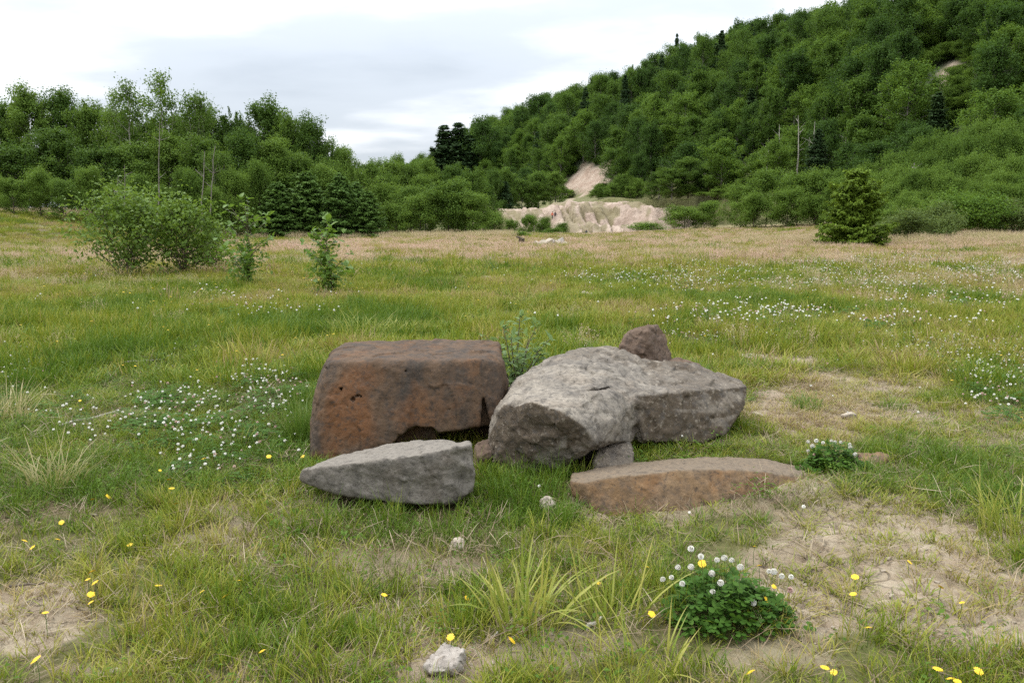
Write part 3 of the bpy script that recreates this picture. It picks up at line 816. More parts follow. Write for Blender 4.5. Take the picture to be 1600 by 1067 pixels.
# 6 long tan slab
T = [at(889, 750, 4.28), at(890, 737, 4.46), at(960, 724, 4.66), at(1080, 715, 4.80), at(1190, 715, 4.80), at(1222, 721, 4.72), at(1275, 738, 4.55),
     at(908, 755, 4.14), at(960, 742, 4.08), at(1080, 731, 4.14), at(1190, 734, 4.22), at(1245, 744, 4.30),
     at(894, 774, 4.22), at(930, 802, 4.04), at(958, 820, 3.95), at(1060, 815, 3.98), at(1190, 806, 4.06), at(1265, 775, 4.25),
     np.array((0.45, 4.6, -.08)), np.array((1.60, 4.65, -.08)), np.array((0.62, 3.98, -.10))]
lo, hi = bbox(T)
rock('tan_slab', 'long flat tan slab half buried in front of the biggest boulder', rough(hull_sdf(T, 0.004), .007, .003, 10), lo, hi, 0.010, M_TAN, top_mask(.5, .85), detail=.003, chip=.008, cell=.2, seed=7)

# 7 chunk in the gap
Cc = [at(742, 690, 4.80), at(765, 682, 4.86), at(772, 712, 4.76), at(748, 716, 4.72), np.array((-.22, 5.05, -.05)), np.array((-.05, 5.05, -.05)), np.array((-.1, 5.0, .12)), np.array((-.25, 4.75, -.04))]
lo, hi = bbox(Cc)
rock('gap_stone', 'dark little stone in the gap between brown boulder and grey boulder', rough(hull_sdf(Cc, 0.005), .006, .005, 11), lo, hi, 0.008, M_RED, detail=.003, cat='stone', chip=.012, cell=.08, seed=8)

# small stones
def small_stone(name, label, px, py, wpx, hpx, mat, seed, deep=0.8, group=None, sink=0.35, cat='stone', cracked=False):
    g = ground_at(px, py)
    s = g[1] / FPX * 1.03
    W_, H_ = wpx * s / 2, hpx * s
    rng = np.random.default_rng(seed)
    P = []
    for _ in range(16):
        v = rng.normal(size=3); v /= np.linalg.norm(v)
        P.append(np.array((v[0] * W_ * 1.05, v[1] * W_ * deep, v[2] * H_ * 0.62)) + np.array((g[0], g[1] + W_ * deep * 0.6, g[2] + H_ * (0.55 - sink) + H_ * 0.1)))
    f0 = rough(hull_sdf(P, min(0.012, W_ * 0.05, H_ * 0.04)), min(W_, H_) * 0.10, min(W_, H_) * 0.06, seed)
    def f(x, y, z):
        r = f0(x, y, z)
        if cracked:
            a, b = worley2(x * 32 + z * 9, y * 26 + z * 14, 5)
            r = r + 0.010 * ss((0.16 - (b - a)) / 0.16)
        return r
    lo, hi = bbox(P, 0.02)
    return rock(name, label, f, lo, hi, max(0.004, min((hi - lo).max() / 30, H_ / 6)), mat, detail=W_ * 0.03, cat=cat, group=group, chip=min(W_, H_) * .10, cell=max(W_ * .8, .02), seed=seed)

small_stone('pale_stone', 'pale tan pointed stone in grass between grey slab and tan slab', 855, 798, 28, 26, M_STONE, 3)
small_stone('pale_stone', 'pale flat stone in short grass below the grey slab', 715, 862, 40, 24, M_STONE, 4)
small_stone('pale_stone', 'pale stone on bare soil right of the biggest boulder', 1330, 657, 30, 15, M_STONE, 6)
small_stone('pale_stone', 'small pale stone beside the right tip of the biggest boulder', 1190, 652, 26, 13, M_STONE, 7)
small_stone('tan_stone', 'low tan stone beside the clover right of the tan slab', 1370, 732, 80, 26, M_TAN, 8, sink=.4)
small_stone('pale_stone', 'pale stone sunk in the soil at the bottom left edge', 175, 1062, 46, 20, M_STONE, 9, sink=.4)
small_stone('pale_stone', 'tiny white pebble on cracked soil at lower right', 1437, 968, 14, 10, M_STONE, 10)
small_stone('cracked_clod', 'pale grey cracked lump of dry clay in the foreground', 690, 1062, 84, 62, M_CLOD, 12, deep=1.0, cat='clod', cracked=True)
small_stone('far_stone', 'pale flat stone lying in the meadow beyond the boulders', 760, 440, 44, 8, M_STONE, 13, sink=.2)
small_stone('far_stone', 'pale low stone in meadow grass above the upright boulder', 912, 464, 40, 7, M_STONE, 14, sink=.2)
small_stone('far_stone', 'pale stone in short grass beside the bare patch at upper right of boulders', 1180, 562, 46, 9, M_STONE, 15, sink=.3)

# ------------------------------------------------------------------ trees
def unit(v):
    v = np.asarray(v, float); return v / (np.linalg.norm(v) + 1e-9)

def broadleaf(seed, Ht, Wd, nlimb, nleaf, leaf, base=0.22, sub=3, puff=0.13, rise=0.45, bark=None, lmat=None, trunk_r=None, name='tree', stems=1, spread=0.0, flat=0.85, low=0.62, lead=10, uexp=0.85):
    """crown of leaf puffs carried on limbs -> (trunk mesh, crown mesh)"""
    rng = np.random.default_rng(seed)
    ts = Soup(); C, NR, SZ = [], [], []
    r0 = trunk_r or Ht * 0.014
    axes = []
    for k in range(stems):
        az = rng.uniform(0, 2 * PI); lean = spread * rng.uniform(0.4, 1.0) if stems > 1 else Ht * 0.02
        top = np.array((math.cos(az) * lean, math.sin(az) * lean, Ht * rng.uniform(0.80, 0.97)))
        n = 7; u = np.linspace(0, 1, n)
        base_xy = np.array((math.cos(az), math.sin(az))) * lean * 0.15
        P = np.stack([base_xy[0] + (top[0] - base_xy[0]) * u ** 1.3 + np.cumsum(rng.normal(0, Ht * 0.006, n)), base_xy[1] + (top[1] - base_xy[1]) * u ** 1.3 + np.cumsum(rng.normal(0, Ht * 0.006, n)), top[2] * u - 0.2 * (u == 0)], 1)
        tube(ts, P, r0 * (1 - 0.88 * u) / math.sqrt(stems), 6)
        axes.append(P)
    for i in range(nlimb):
        P = axes[i % stems]
        u = base + (1 - base) * ((i + rng.random()) / nlimb) ** uexp
        a = np.array([np.interp(u * P[-1, 2], P[:, 2], P[:, k]) for k in range(3)])
        az = i * 2.39996 + rng.normal(0, 0.5)
        v_ = (u - base) / (1 - base); prof = min(1.0, low + 1.6 * v_) * max(0.0, 1 - v_ ** 2.6) ** 0.75 + 0.14
        ln = Wd / 2 * prof * rng.uniform(0.65, 1.08)
        el = rise * rng.uniform(0.5, 1.4) + 0.5 * max(0, u - 0.7)
        d = np.array((math.cos(az) * math.cos(el), math.sin(az) * math.cos(el), math.sin(el)))
        q = np.linspace(0, 1, 4)
        LP = a + d * ln * q[:, None] + np.array((0, 0, 1)) * (0.12 * ln * (q ** 2) * rng.uniform(-0.6, 1.2))[:, None]
        tube(ts, LP, np.maximum(r0 * 0.34 * (1 - 0.8 * q) * (1.1 - 0.6 * u), leaf * 0.03), 4)
        for s_ in range(sub):
            f = rng.uniform(0.42, 1.05)
            c = a + (LP[-1] - a) * f + rng.normal(0, Wd * 0.045, 3)
            pr = Wd * puff * rng.uniform(0.65, 1.25) * (0.8 + 0.4 * f)
            m = max(4, int(nleaf / (nlimb * sub) * (pr / (Wd * puff)) ** 2))
            v = rng.normal(size=(m, 3)); v *= np.minimum(1, 1.9 / (np.linalg.norm(v, axis=1) + 1e-9))[:, None]
            ax3 = d * rng.uniform(.2, .7) * pr                      # sprays stretched along their limb
            pts = c + v * pr * .50 * np.array((1, 1, flat)) + ax3 * rng.normal(0, .8, m)[:, None]
            C.append(pts); NR.append(v * 0.28 + np.array((0, 0, 0.60)) + rng.normal(0, 0.55, (m, 3)))
    for k in range(lead):
        az = rng.uniform(0, 2 * PI); rr = Wd * .36 * math.sqrt(rng.random()); P = axes[k % stems]
        b0 = np.array((P[-1, 0] * .8 + math.cos(az) * rr, P[-1, 1] * .8 + math.sin(az) * rr, Ht * (.90 - .9 * (rr / Wd) ** 1.2)))
        ln = Ht * rng.uniform(.10, .20); d = np.array((math.cos(az) * .3, math.sin(az) * .3, 1.0)); q = np.linspace(0, 1, 4)
        tube(ts, b0 + d * (ln * q)[:, None] - (0, 0, ln * .3), np.maximum(leaf * .05 * (1 - .7 * q), .003), 3)
        m = max(8, int(nleaf * .006)); f = rng.random(m) ** .8
        C.append(b0 + d * (ln * (f - .25))[:, None] + rng.normal(0, 1, (m, 3)) * (leaf * (1.15 - .8 * f))[:, None] * (.7, .7, .5)); NR.append(rng.normal(0, .6, (m, 3)) + (0, 0, .5))
    C = np.concatenate(C); NR = np.concatenate(NR)
    C[:, 2] = np.maximum(C[:, 2], leaf * 0.4)
    V, F, A = leaves(C, leaf, NR, rng)
    cr = mesh(name + '_crown', V, F, lmat, {'rnd': A})
    return ts.mesh(name + '_trunk', bark or M_BARK, True), cr

def conifer(seed, Ht, Wd, nwh, per, leaf, lmat, base=0.06, droop=0.25, name='conifer', dens=1.0, irregular=0.15, trunk_r=None, taper=.75):
    rng = np.random.default_rng(seed)
    ts = Soup(); C, NR, T = [], [], []
    u = np.linspace(0, 1, 6)
    tube(ts, np.stack([0 * u, 0 * u, Ht * u - 0.2 * (u == 0)], 1), (trunk_r or Ht * 0.015) * (1 - 0.93 * u), 6)
    for w in range(nwh):
        h = base + (1 - base) * (w + rng.uniform(0, .6)) / nwh
        R_ = Wd / 2 * (1 - h) ** taper * min(1, 0.55 + h * 4) * rng.uniform(1 - irregular, 1 + irregular) + Wd * 0.02
        n = per if h < 0.8 else max(4, per - 3)
        for k in range(n):
            az = 2 * PI * k / n + w * 0.7 + rng.normal(0, 0.25)
            ln = R_ * rng.uniform(0.7, 1.15)
            q = np.linspace(0, 1, 4)
            rise = 0.35 * h - droop * (1 - h)
            P = np.stack([np.cos(az) * ln * q, np.sin(az) * ln * q, h * Ht + ln * (rise * q - droop * 0.5 * q ** 2 + 0.18 * q ** 4)], 1)
            tube(ts, P, np.maximum(Ht * 0.0028 * (1 - 0.8 * q), 0.004), 4)
            m = max(5, int(dens * (10 + 26 * ln / (Wd / 2))))
            f = rng.uniform(0.12, 1.0, m) ** 0.75
            c = np.stack([np.interp(f, q, P[:, j]) for j in range(3)], 1)
            side = np.array((-math.sin(az), math.cos(az), 0))
            wd = 0.26 * ln * (1.05 - f) + leaf * 0.35
            c += side * (rng.uniform(-1, 1, m) * wd)[:, None] + rng.normal(0, leaf * 0.18, (m, 3)) + np.array((0, 0, -0.12)) * (rng.random(m) * leaf)[:, None]
            C.append(c); NR.append(np.array((0, 0, 0.9)) + rng.normal(0, 0.42, (m, 3)) + 0.3 * np.array((math.cos(az), math.sin(az), 0)))
    C = np.concatenate(C); NR = np.concatenate(NR)
    V, F, A = leaves(C, leaf, NR, rng, wid=0.34, fold=0.08)
    return ts.mesh(name + '_trunk', M_BARK, True), mesh(name + '_crown', V, F, lmat, {'rnd': A})

def plant(name, kind, loc, hscale, wscale, rotz, label, cat, group, crown='crown', trunk='trunk'):
    tm, cm = kind
    e = empty(name, loc, label, cat, group, rotz)
    e.scale = (wscale, wscale, hscale)
    obj(crown, cm, e); obj(trunk, tm, e)
    return e

ORD = 'first second third fourth fifth sixth seventh eighth ninth tenth eleventh twelfth thirteenth fourteenth fifteenth sixteenth seventeenth eighteenth nineteenth twentieth'.split()
R = random.Random(7)

# prototypes (meshes shared by all copies)
HILLT = [broadleaf(200 + i, 13, (9.5, 8.0, 9.0, 7.0, 10.0, 8.0)[i], (42, 36, 46, 34, 50, 40)[i], 9000, 0.33, base=0.08, sub=3, puff=(.105, .095, .09, .11, .095, .10)[i], rise=(.5, .8, .35, .9, .55, .65)[i], low=(.6, .8, .5, .9, .6, .7)[i], lead=16, lmat=M_HILL[i % 3], name='hillside_tree') for i in range(6)]
HILLC = [conifer(220 + i, 15, 6.0, 30, 10, 0.58, M_CON, name='hill_conifer', base=0.06, dens=1.7, irregular=.45) for i in range(2)]
ALDT = [broadleaf(240 + i, 11, 7.0, 52, 17000, 0.22, base=0.05, sub=3, puff=0.088, rise=0.6, lmat=M_ALD[i % 3], name='alder', lead=22) for i in range(6)]
SHRT = [broadleaf(260 + i, 6, 5.4, 38, 11000, 0.18, base=0.02, sub=4, puff=0.105, rise=0.65, low=.85, lmat=M_ALD[(1, 2, 1, 2)[i]], name='thicket_shrub', trunk_r=0.07, bark=M_TWIG) for i in range(4)]
TALL = [broadleaf(280 + i, 14, 4.6, 24, 2300, 0.27, base=0.36, sub=2, puff=0.15, rise=0.75, lmat=M_ALD[i % 2 + 1], name='thin_tree', bark=M_PALE, trunk_r=0.13) for i in range(3)]
YCON = [conifer(300 + i, 8, 6.0, 26, 10, 0.42, M_CONY, base=0.02, droop=0.30, name='young_conifer', dens=2.2) for i in range(2)]
LOWS = [broadleaf(320 + i, 2.0, 2.6, 18, 3600, 0.13, base=0.05, sub=3, puff=0.16, rise=0.9, lmat=(M_SHRUB, M_FERN)[i % 2], name='low_shrub', trunk_r=0.03, bark=M_TWIG, stems=4, spread=0.6) for i in range(2)]

def z_h(x, y):
    return float(H(np.array([x]), np.array([y]))[0])
def z_hill(x, y):
    return float(max(H_hill(np.array([x]), np.array([y]))[0], H_field(np.array([x]), np.array([y]))[0]))

# hillside wood: jittered grid over the slope, nearest ones as individuals
rngT = np.random.default_rng(5)
cand = []
s_ = -8.0
while s_ < 96:
    step = 7.8 if s_ < 60 else 8.4
    tt = -60.0 + (step / 2 if int(s_) % 2 else 0)
    while tt < 520:
        s2, t2 = s_ + rngT.normal(0, 1.5), tt + rngT.normal(0, 1.6)
        x = P0[0] + NRM[0] * s2 + DIR[0] * t2; y = P0[1] + NRM[1] * s2 + DIR[1] * t2
        tt += step * rngT.uniform(0.85, 1.15) * (1.0 if t2 < 300 else 1.25)
        z = float(H_hill(np.array([x]), np.array([y]))[0])
        px, py = project(np.array([x]), np.array([y]), np.array([z])); px, py = float(px[0]), float(py[0])
        if y < 60 or px < 640 or px > 1720 or py < -130: continue
        if px < 1120 and (y < 207 and px < 1075 or s2 < -4): continue
        if scar_mask(np.array([x]), np.array([y]), np.array([z + 1.0]))[0] > 0.12: continue
        # keep the sight line to the scars open: no crown in front of them
        blocked = False
        hpx = 11 / y * FPX
        for (cx, cy, rx, ry, sv) in SCARS[:3]:
            if abs(px - cx) < rx * (.75 if cx < 1000 else 1.0) + hpx * (.22 if cx < 1000 else .30) and cy - ry * 0.35 < py < cy + ry * 0.8 + hpx * .62: blocked = True
        if blocked: continue
        if y > 180 and y < 206 and -14 < x < 40: continue
        cand.append((x, y, z, px, py, s2, t2))
    s_ += step * 0.86
cand.sort(key=lambda c: c[1])
far_pts = []
def where_hill(px, s2):
    a = 'right end' if px > 1330 else 'middle right' if px > 1130 else 'middle' if px > 960 else 'far left end'
    b = 'at the foot' if s2 < 14 else 'on the lower slope' if s2 < 34 else 'on the upper slope' if s2 < 56 else 'along the crest'
    return b, a
TONE = ['dark green', 'mid green', 'yellow green']
n_ind = 0
seen_cells = {}
for c in cand:
    x, y, z, px, py, s2, t2 = c
    near_skyline = s2 < 75
    if n_ind < 285 and near_skyline:
        k = rngT.choice(6, p=(.20, .22, .13, .20, .15, .10))
        hs_ = rngT.uniform(0.72, 1.32) * (0.72 if s2 < 4 else 1); ws_ = rngT.uniform(0.85, 1.35) * (.8 + .2 * hs_)
        b, a = where_hill(px, s2)
        if rngT.random() < .055 and s2 < 48:
            plant('hill_conifer', HILLC[n_ind % 2], (x, y, z - .2), hs_ * .95, rngT.uniform(.85, 1.2), rngT.uniform(0, 6.28), f'dark conifer among leafy trees {b} of the wooded hill, {a}', 'conifer', 'conifers on the hill'); n_ind += 1; continue
        plant('hillside_tree', HILLT[k], (x, y, z - 0.2), hs_, ws_, rngT.uniform(0, 6.28),
              f'{TONE[k % 3]} leafy tree {b} of the wooded hill, {a}', 'tree', 'leafy trees covering the hillside', )
        n_ind += 1
    else:
        far_pts.append(c)
# conifers that stand out on the hill
for px, pt, Y, lab in ((1385, 88, 185, 'dark conifer standing among leafy trees high on the hill at right'),
                       (1340, 130, 175, 'dark conifer with a bare lower side on the hill left of the pale scar'),
                       (1058, 53, 298, 'thin conifer spire poking above the crest of the hill'),
                       (694, 196, 330, 'left one of the dark fir pair at the low end of the ridge'),
                       (716, 192, 330, 'right one of the dark fir pair at the low end of the ridge'),
                       (733, 212, 326, 'shorter dark fir right behind the fir pair on the ridge'),
                       (1040, 205, 225, 'slender conifer on the hill right of the pink scar'),
                       (790, 283, 200, 'small bushy conifer at the left end of the sand bank'),
                       (1005, 215, 228, 'small conifer just right above the pink scar')):
    p = at(px, pt, Y); zb = z_hill(p[0], Y) - 0.3
    h = max(4.0, p[2] - zb)
    if px in (694, 716, 733, 1058): h = min(h, 32)
    plant('hill_conifer', HILLC[px % 2], (p[0], Y, p[2] - h), h / 15, h / 15 * (0.55 if px == 1058 else 1.65 if px in (694, 716, 733) else 1.25), R.uniform(0, 6), lab, 'conifer', 'conifers on the hill')
# big dark crowns on the ridge by the firs
for px, pt, Y, w, lab in ((752, 184, 330, 22, 'broad dark tree beside the two firs on the ridge'), (842, 148, 340, 22, 'dark round tree standing above the ridge crest left of centre'), (812, 170, 340, 14, 'sparse dark tree beside the round one on the ridge crest'),
                          (895, 150, 320, 18, 'leafy tree on the ridge crest right of the dark round one')):
    p = at(px, pt, Y); zb = z_hill(p[0], Y) - 0.3; h = min(34, max(8, p[2] - zb))
    plant('ridge_tree', HILLT[0 if px < 880 else 1], (p[0], Y, p[2] - h), h / 13, w / 11.0, R.uniform(0, 6), lab, 'tree', 'tall trees on the ridge')
# bare standing trunks at the foot of the hill
for i, (px, pt, pb, Y) in enumerate(((1216, 195, 262, 150), (1246, 180, 264, 150), (1272, 190, 262, 148), (1316, 198, 262, 146), (1198, 222, 262, 150), (1262, 210, 262, 150), (1508, 258, 310, 92), (1420, 255, 330, 90))):
    p, q = at(px, pt, Y), at(px, pb + 20, Y); hgt = p[2] - q[2]
    rng = np.random.default_rng(400 + i); sp = Soup(); u = np.linspace(0, 1, 6)
    ax_ = np.stack([np.cumsum(rng.normal(0, .12, 6)), np.cumsum(rng.normal(0, .1, 6)), hgt * u], 1)
    tube(sp, ax_, 0.17 * (1 - 0.8 * u), 6)
    e = empty('dead_tree', q, ('bare pale dead trunk at the foot of the hill, ' + ORD[sorted([1216, 1246, 1272, 1316, 1198, 1262]).index(px)] + ' from the left' if i < 6 else
        ('pale bare stem rising through the thicket at right' if i == 6 else 'pale bare stem in the thicket right of the round spruce')), 'dead tree', 'bare trunks by the hill')
    obj('trunk', sp.mesh('dead_trunk', M_PALE, True), e)
    for k in range(7):
        j = rng.uniform(.35, .95); a = np.array([np.interp(j, u, ax_[:, m]) for m in range(3)]); az = rng.uniform(0, 6.28)
        d = np.array((math.cos(az), math.sin(az), rng.uniform(.3, 1.0))) * rng.uniform(.6, 1.6)
        sp2 = Soup(); tube(sp2, np.stack([a, a + d * .5 + rng.normal(0, .1, 3), a + d]), (.05, .035, .012), 4)
        obj('branch', sp2.mesh('dead_branch', M_PALE, True), e)

for i, (px, pt, pb, Y, ln_, lab) in enumerate(((247, 190, 318, 66, 1, 'tall pale bare trunk showing before the left wood, below the thin trees'), (314, 236, 318, 66, 6, 'leaning pale dead trunk in the left wood, left one of two'), (327, 228, 316, 66.5, 9, 'leaning pale dead trunk in the left wood, right one of two'), (184, 275, 320, 66, 0, 'short pale dead stem left in the left wood behind the alder bush'), (193, 258, 316, 66.5, 2, 'second short pale dead stem behind the alder bush'))):
    p, q = at(px + ln_, pt, Y), at(px, pb, Y); rng = np.random.default_rng(450 + i); sp = Soup(); u = np.linspace(0, 1, 6); q[2] -= 1.0
    ax_ = (p - q) * u[:, None] + np.stack([rng.normal(0, .05, 6), rng.normal(0, .05, 6), 0 * u], 1)
    tube(sp, ax_, (.055 if pt < 250 else .045) * (1 - .6 * u), 6); e = empty('dead_tree', q, lab, 'dead tree', 'bare trunks in the left wood'); obj('trunk', sp.mesh('dead_trunk', M_BARK, True), e)
    for k in range(4):
        a = ax_[rng.integers(2, 5)]; d = np.array((rng.choice((-1, 1)) * rng.uniform(.4, 1), rng.normal(0, .3), rng.uniform(.2, .8))) * rng.uniform(.5, 1.0); sp2 = Soup(); tube(sp2, np.stack([a, a + d * .5, a + d + (0, 0, .1)]), (.022, .016, .008), 4)
        obj('branch', sp2.mesh('dead_branch', M_BARK, True), e)
# left wood
def wood_row(name, kinds, items, label, group, jitter=0.0, base_h=11.0, base_w=6.6, hill=False, cat='tree'):
    for i, it in enumerate(items):
        px, pt, Y, wpx = it[:4]
        p = at(px, pt, Y); zb = (z_hill if hill else z_h)(p[0], Y) - 0.15
        h = p[2] - zb
        k = it[4] if len(it) > 4 else i % len(kinds)
        w = wpx / FPX * Y
        plant(name, kinds[k], (p[0], Y, zb), h / base_h, w / base_w, R.uniform(0, 6.28), label.format(ORD[i] if i < 20 else 'last', tone=TONE[k % 3]), cat, group)

wood_row('alder_tree', ALDT, [(-60, 150, 92, 110), (0, 150, 96, 95), (42, 146, 94, 90), (92, 146, 97, 95), (138, 156, 95, 90), (178, 172, 93, 85), (222, 172, 97, 95), (272, 170, 98, 90), (322, 176, 96, 90, 3), (366, 168, 97, 90, 0),
    (408, 164, 98, 95, 3), (448, 172, 97, 90, 1), (482, 190, 96, 80, 3), (506, 214, 98, 70), (530, 238, 100, 60)],
    '{tone} tall alder in the back row of the left wood, {0} from the left', 'back row of the left wood')
wood_row('alder_tree', ALDT, [(-40, 205, 82, 110), (25, 215, 80, 105, 0), (85, 205, 83, 110, 3), (150, 218, 81, 105, 0), (210, 222, 82, 100, 4), (262, 216, 84, 100, 2), (318, 210, 83, 105, 1), (372, 214, 84, 100, 3), (424, 224, 86, 95, 2), (470, 240, 86, 85, 4), (505, 258, 86, 75, 5)],
    '{tone} bushy alder in the middle row of the left wood, {0} from the left', 'middle row of the left wood')
wood_row('wood_edge_shrub', SHRT, [(-25, 268, 69, 62, 0), (18, 282, 67, 58, 1), (58, 262, 69, 62, 3), (100, 284, 68, 56, 0), (138, 266, 70, 60, 1), (176, 288, 71, 56, 3), (212, 276, 73, 60, 0), (252, 294, 73, 56, 1), (292, 268, 75, 62, 0), (332, 290, 75, 56, 3), (368, 272, 77, 60, 1), (402, 258, 79, 62, 0)],
    'leafy shrub at the front edge of the left wood, {0} from the left', 'front edge of the left wood', base_h=6, base_w=5.4, cat='shrub')
wood_row('understorey_shrub', SHRT, [(px, 236 + (i * 7 % 4) * 11, 89 - (i % 2) * 4, 64, (3, 0, 2, 1)[i % 4]) for i, px in enumerate(range(-40, 540, 31))],
    'shrub filling the shade under the tall alders of the left wood, {0} from the left', 'undergrowth of the left wood', base_h=6, base_w=5.4, cat='shrub')
wood_row('thin_tree', TALL, [(196, 120, 88, 62), (246, 112, 87, 66), (287, 115, 88, 60), (312, 138, 89, 50), (178, 140, 90, 50), (330, 216, 79, 50), (348, 232, 78, 44)],
    'tall thin pale-trunked tree with sparse leaves above the left wood, {0} of its line', 'thin trees above the left wood', base_h=14, base_w=4.6)
wood_row('young_conifer', YCON, [(432, 285, 77, 95), (478, 268, 78, 105), (530, 272, 77, 100), (574, 298, 77, 75), (555, 285, 82, 80)],
    'dense dark young conifer at the edge of the field, {0} from the left', 'young conifers at the field edge', base_h=8, base_w=6.0, cat='conifer')
wood_row('field_edge_alder', SHRT, [(618, 318, 84, 70, 3), (655, 308, 85, 75, 1), (700, 288, 86, 95, 2), (738, 304, 85, 75, 1), (640, 296, 92, 80, 0), (772, 330, 100, 45, 3), (605, 285, 95, 80, 3), (500, 345, 76, 40, 3)],
    'rounded bright alder bush along the far field edge, {0} of its group', 'alder bushes along the far field edge', base_h=6, base_w=5.4, cat='shrub')
wood_row('distant_alder', ALDT, [(536, 240, 125, 62, 2), (572, 250, 128, 60, 1), (606, 256, 130, 60, 2), (640, 252, 132, 62, 1), (672, 256, 134, 60, 2), (704, 262, 136, 60, 3), (735, 262, 140, 58, 1), (600, 268, 112, 60, 4), (662, 272, 114, 65, 5), (715, 276, 118, 60, 4), (555, 262, 110, 60, 5),
    (588, 247, 150, 50, 1), (625, 249, 155, 50, 2), (660, 248, 158, 50, 4), (755, 270, 150, 55, 0)],
    '{tone} tree in the wood closing the end of the field, {0} of its row', 'trees closing the end of the field')
wood_row('quarry_tree', ALDT, [(790, 262, 205, 50, 4), (815, 278, 208, 42, 1), (842, 268, 210, 46, 4), (868, 272, 212, 40, 2), (772, 268, 200, 45, 3), (1050, 262, 178, 60, 1), (1075, 245, 180, 60, 4), (1110, 250, 175, 60, 0), (1030, 270, 190, 45, 3)],
    '{tone} tree behind the sand bank, {0} of its line', 'trees behind the sand bank', hill=True)
wood_row('quarry_shrub', SHRT, [(965, 282, 205, 26, 1), (972, 274, 204, 30, 2), (996, 278, 202, 30, 3), (1018, 284, 198, 30, 1), (1040, 290, 190, 32, 3), (1058, 296, 182, 34, 1), (1080, 292, 176, 36, 2), (1100, 300, 165, 34, 3), (1122, 296, 160, 36, 1), (1144, 302, 150, 36, 2), (1070, 312, 165, 30, 0), (1112, 314, 150, 30, 1), (1135, 288, 165, 34, 3), (960, 288, 200, 24, 2), (985, 292, 199, 22, 1), (935, 294, 200, 22, 2)],
    'shrub on the slope above and right of the sand bank, {0} of its line', 'shrubs above the sand bank', base_h=6, base_w=5.4, hill=True, cat='shrub')
wood_row('bank_willow', SHRT, [(826, 338, 140, 38, 1), (850, 342, 138, 36, 2), (878, 350, 135, 30, 2), (800, 345, 135, 30, 1), (864, 358, 130, 40, 2)],
    'light green willow bush at the foot of the sand bank, {0} of its clump', 'willow bushes below the sand bank', base_h=6, base_w=5.4, cat='shrub')
# right thicket: young alders on the bank
wood_row('thicket_shrub', SHRT, [(1070, 322, 112, 75, 3), (1108, 318, 112, 50, 1), (1160, 292, 104, 70, 1), (1200, 270, 102, 90, 0), (1250, 268, 98, 85, 3), (1288, 272, 96, 70, 1), (1180, 300, 98, 60, 3), (1232, 298, 95, 70, 1), (1275, 305, 92, 60, 3)],
    'rounded alder shrub at the right field edge, {0} from the left', 'alder shrubs at the right field edge', base_h=6, base_w=5.4, hill=True, cat='shrub')
tops = []
for row, (Y0, dt) in enumerate(((96, 0), (88, 26), (80, 54), (72, 88), (66, 112))):
    px = 1300 + row * 13 + (40 if row > 2 else 0)
    while px < 1760:
        sky_y = np.interp(px, [1290, 1340, 1400, 1450, 1500, 1550, 1600, 1700], [272, 262, 240, 222, 202, 190, 182, 165])
        pt = sky_y + dt * np.interp(px, [1300, 1600], [0.55, 1.0]) + R.uniform(-7, 9)
        tops.append((px, pt, Y0 + R.uniform(-3, 3), R.uniform(48, 70), R.choice((0, 0, 1, 1, 2, 3)) if row < 2 else R.choice((0, 1, 3, 3))))
        px += R.uniform(27, 40)
for (px, pt, Y, w, k) in tops:
    p = at(px, pt, Y); zb = z_hill(p[0], Y) - 0.1; h = max(2.2, p[2] - zb)
    lv = 'upper' if Y > 84 else 'lower'
    sd = 'near the right edge' if px > 1520 else 'behind the round spruce' if px < 1400 else 'midway along it'
    plant('thicket_alder', SHRT[k], (p[0], Y, p[2] - h), h / 6, w / FPX * Y / 5.4, R.uniform(0, 6), f'{TONE[(1, 2, 1, 2)[k]]} young alder in {lv} part of right thicket, {sd}', 'shrub', 'young alders of the right thicket')
# low shrubs along the foot of the thicket
for i, (px, pt, Y, w, k, lab) in enumerate(((1418, 340, 50, 85, 0, 'grey green low shrub right beside the round spruce'), (1455, 330, 56, 80, 0, 'grey green shrub second to the right of the round spruce'), (1500, 318, 58, 90, 1, 'mid green low shrub before the thicket, with pale leaves'),
        (1548, 322, 57, 80, 1, 'low leafy shrub before the thicket near the right edge'), (1590, 326, 56, 80, 0, 'low shrub touching the right edge of the photo'), (1395, 348, 54, 60, 0, 'small grey shrub close behind the round spruce'), (1475, 345, 51, 70, 0, 'lowest grey green shrub in the tall grass before the thicket'),
        (1010, 352, 120, 60, 1, 'low green growth at the right foot of the sand bank'), (812, 374, 80, 34, 1, 'bright grassy clump beside the old stump pile'))):
    p = at(px, pt, Y); zb = z_hill(p[0], Y) - 0.05; h = max(0.5, p[2] - zb)
    plant('low_shrub', LOWS[k], (p[0], Y, zb), h / 2.0, w / FPX * Y / 2.6, R.uniform(0, 6), lab, 'shrub', 'low shrubs along the field edges', crown='foliage', trunk='stems')
# round spruce
p = at(1340, 268, 45); zb = z_h(p[0], 45)
SPR = conifer(500, p[2] - zb, 3.9, 26, 12, 0.25, M_SPR, base=0.01, droop=0.10, name='round_spruce', dens=3.6, irregular=0.34, trunk_r=0.07, taper=.55)
plant('round_spruce', SPR, (p[0], 45, zb), 1, 1, 0.4, 'yellowish green young spruce standing alone before the right thicket', 'spruce', None)

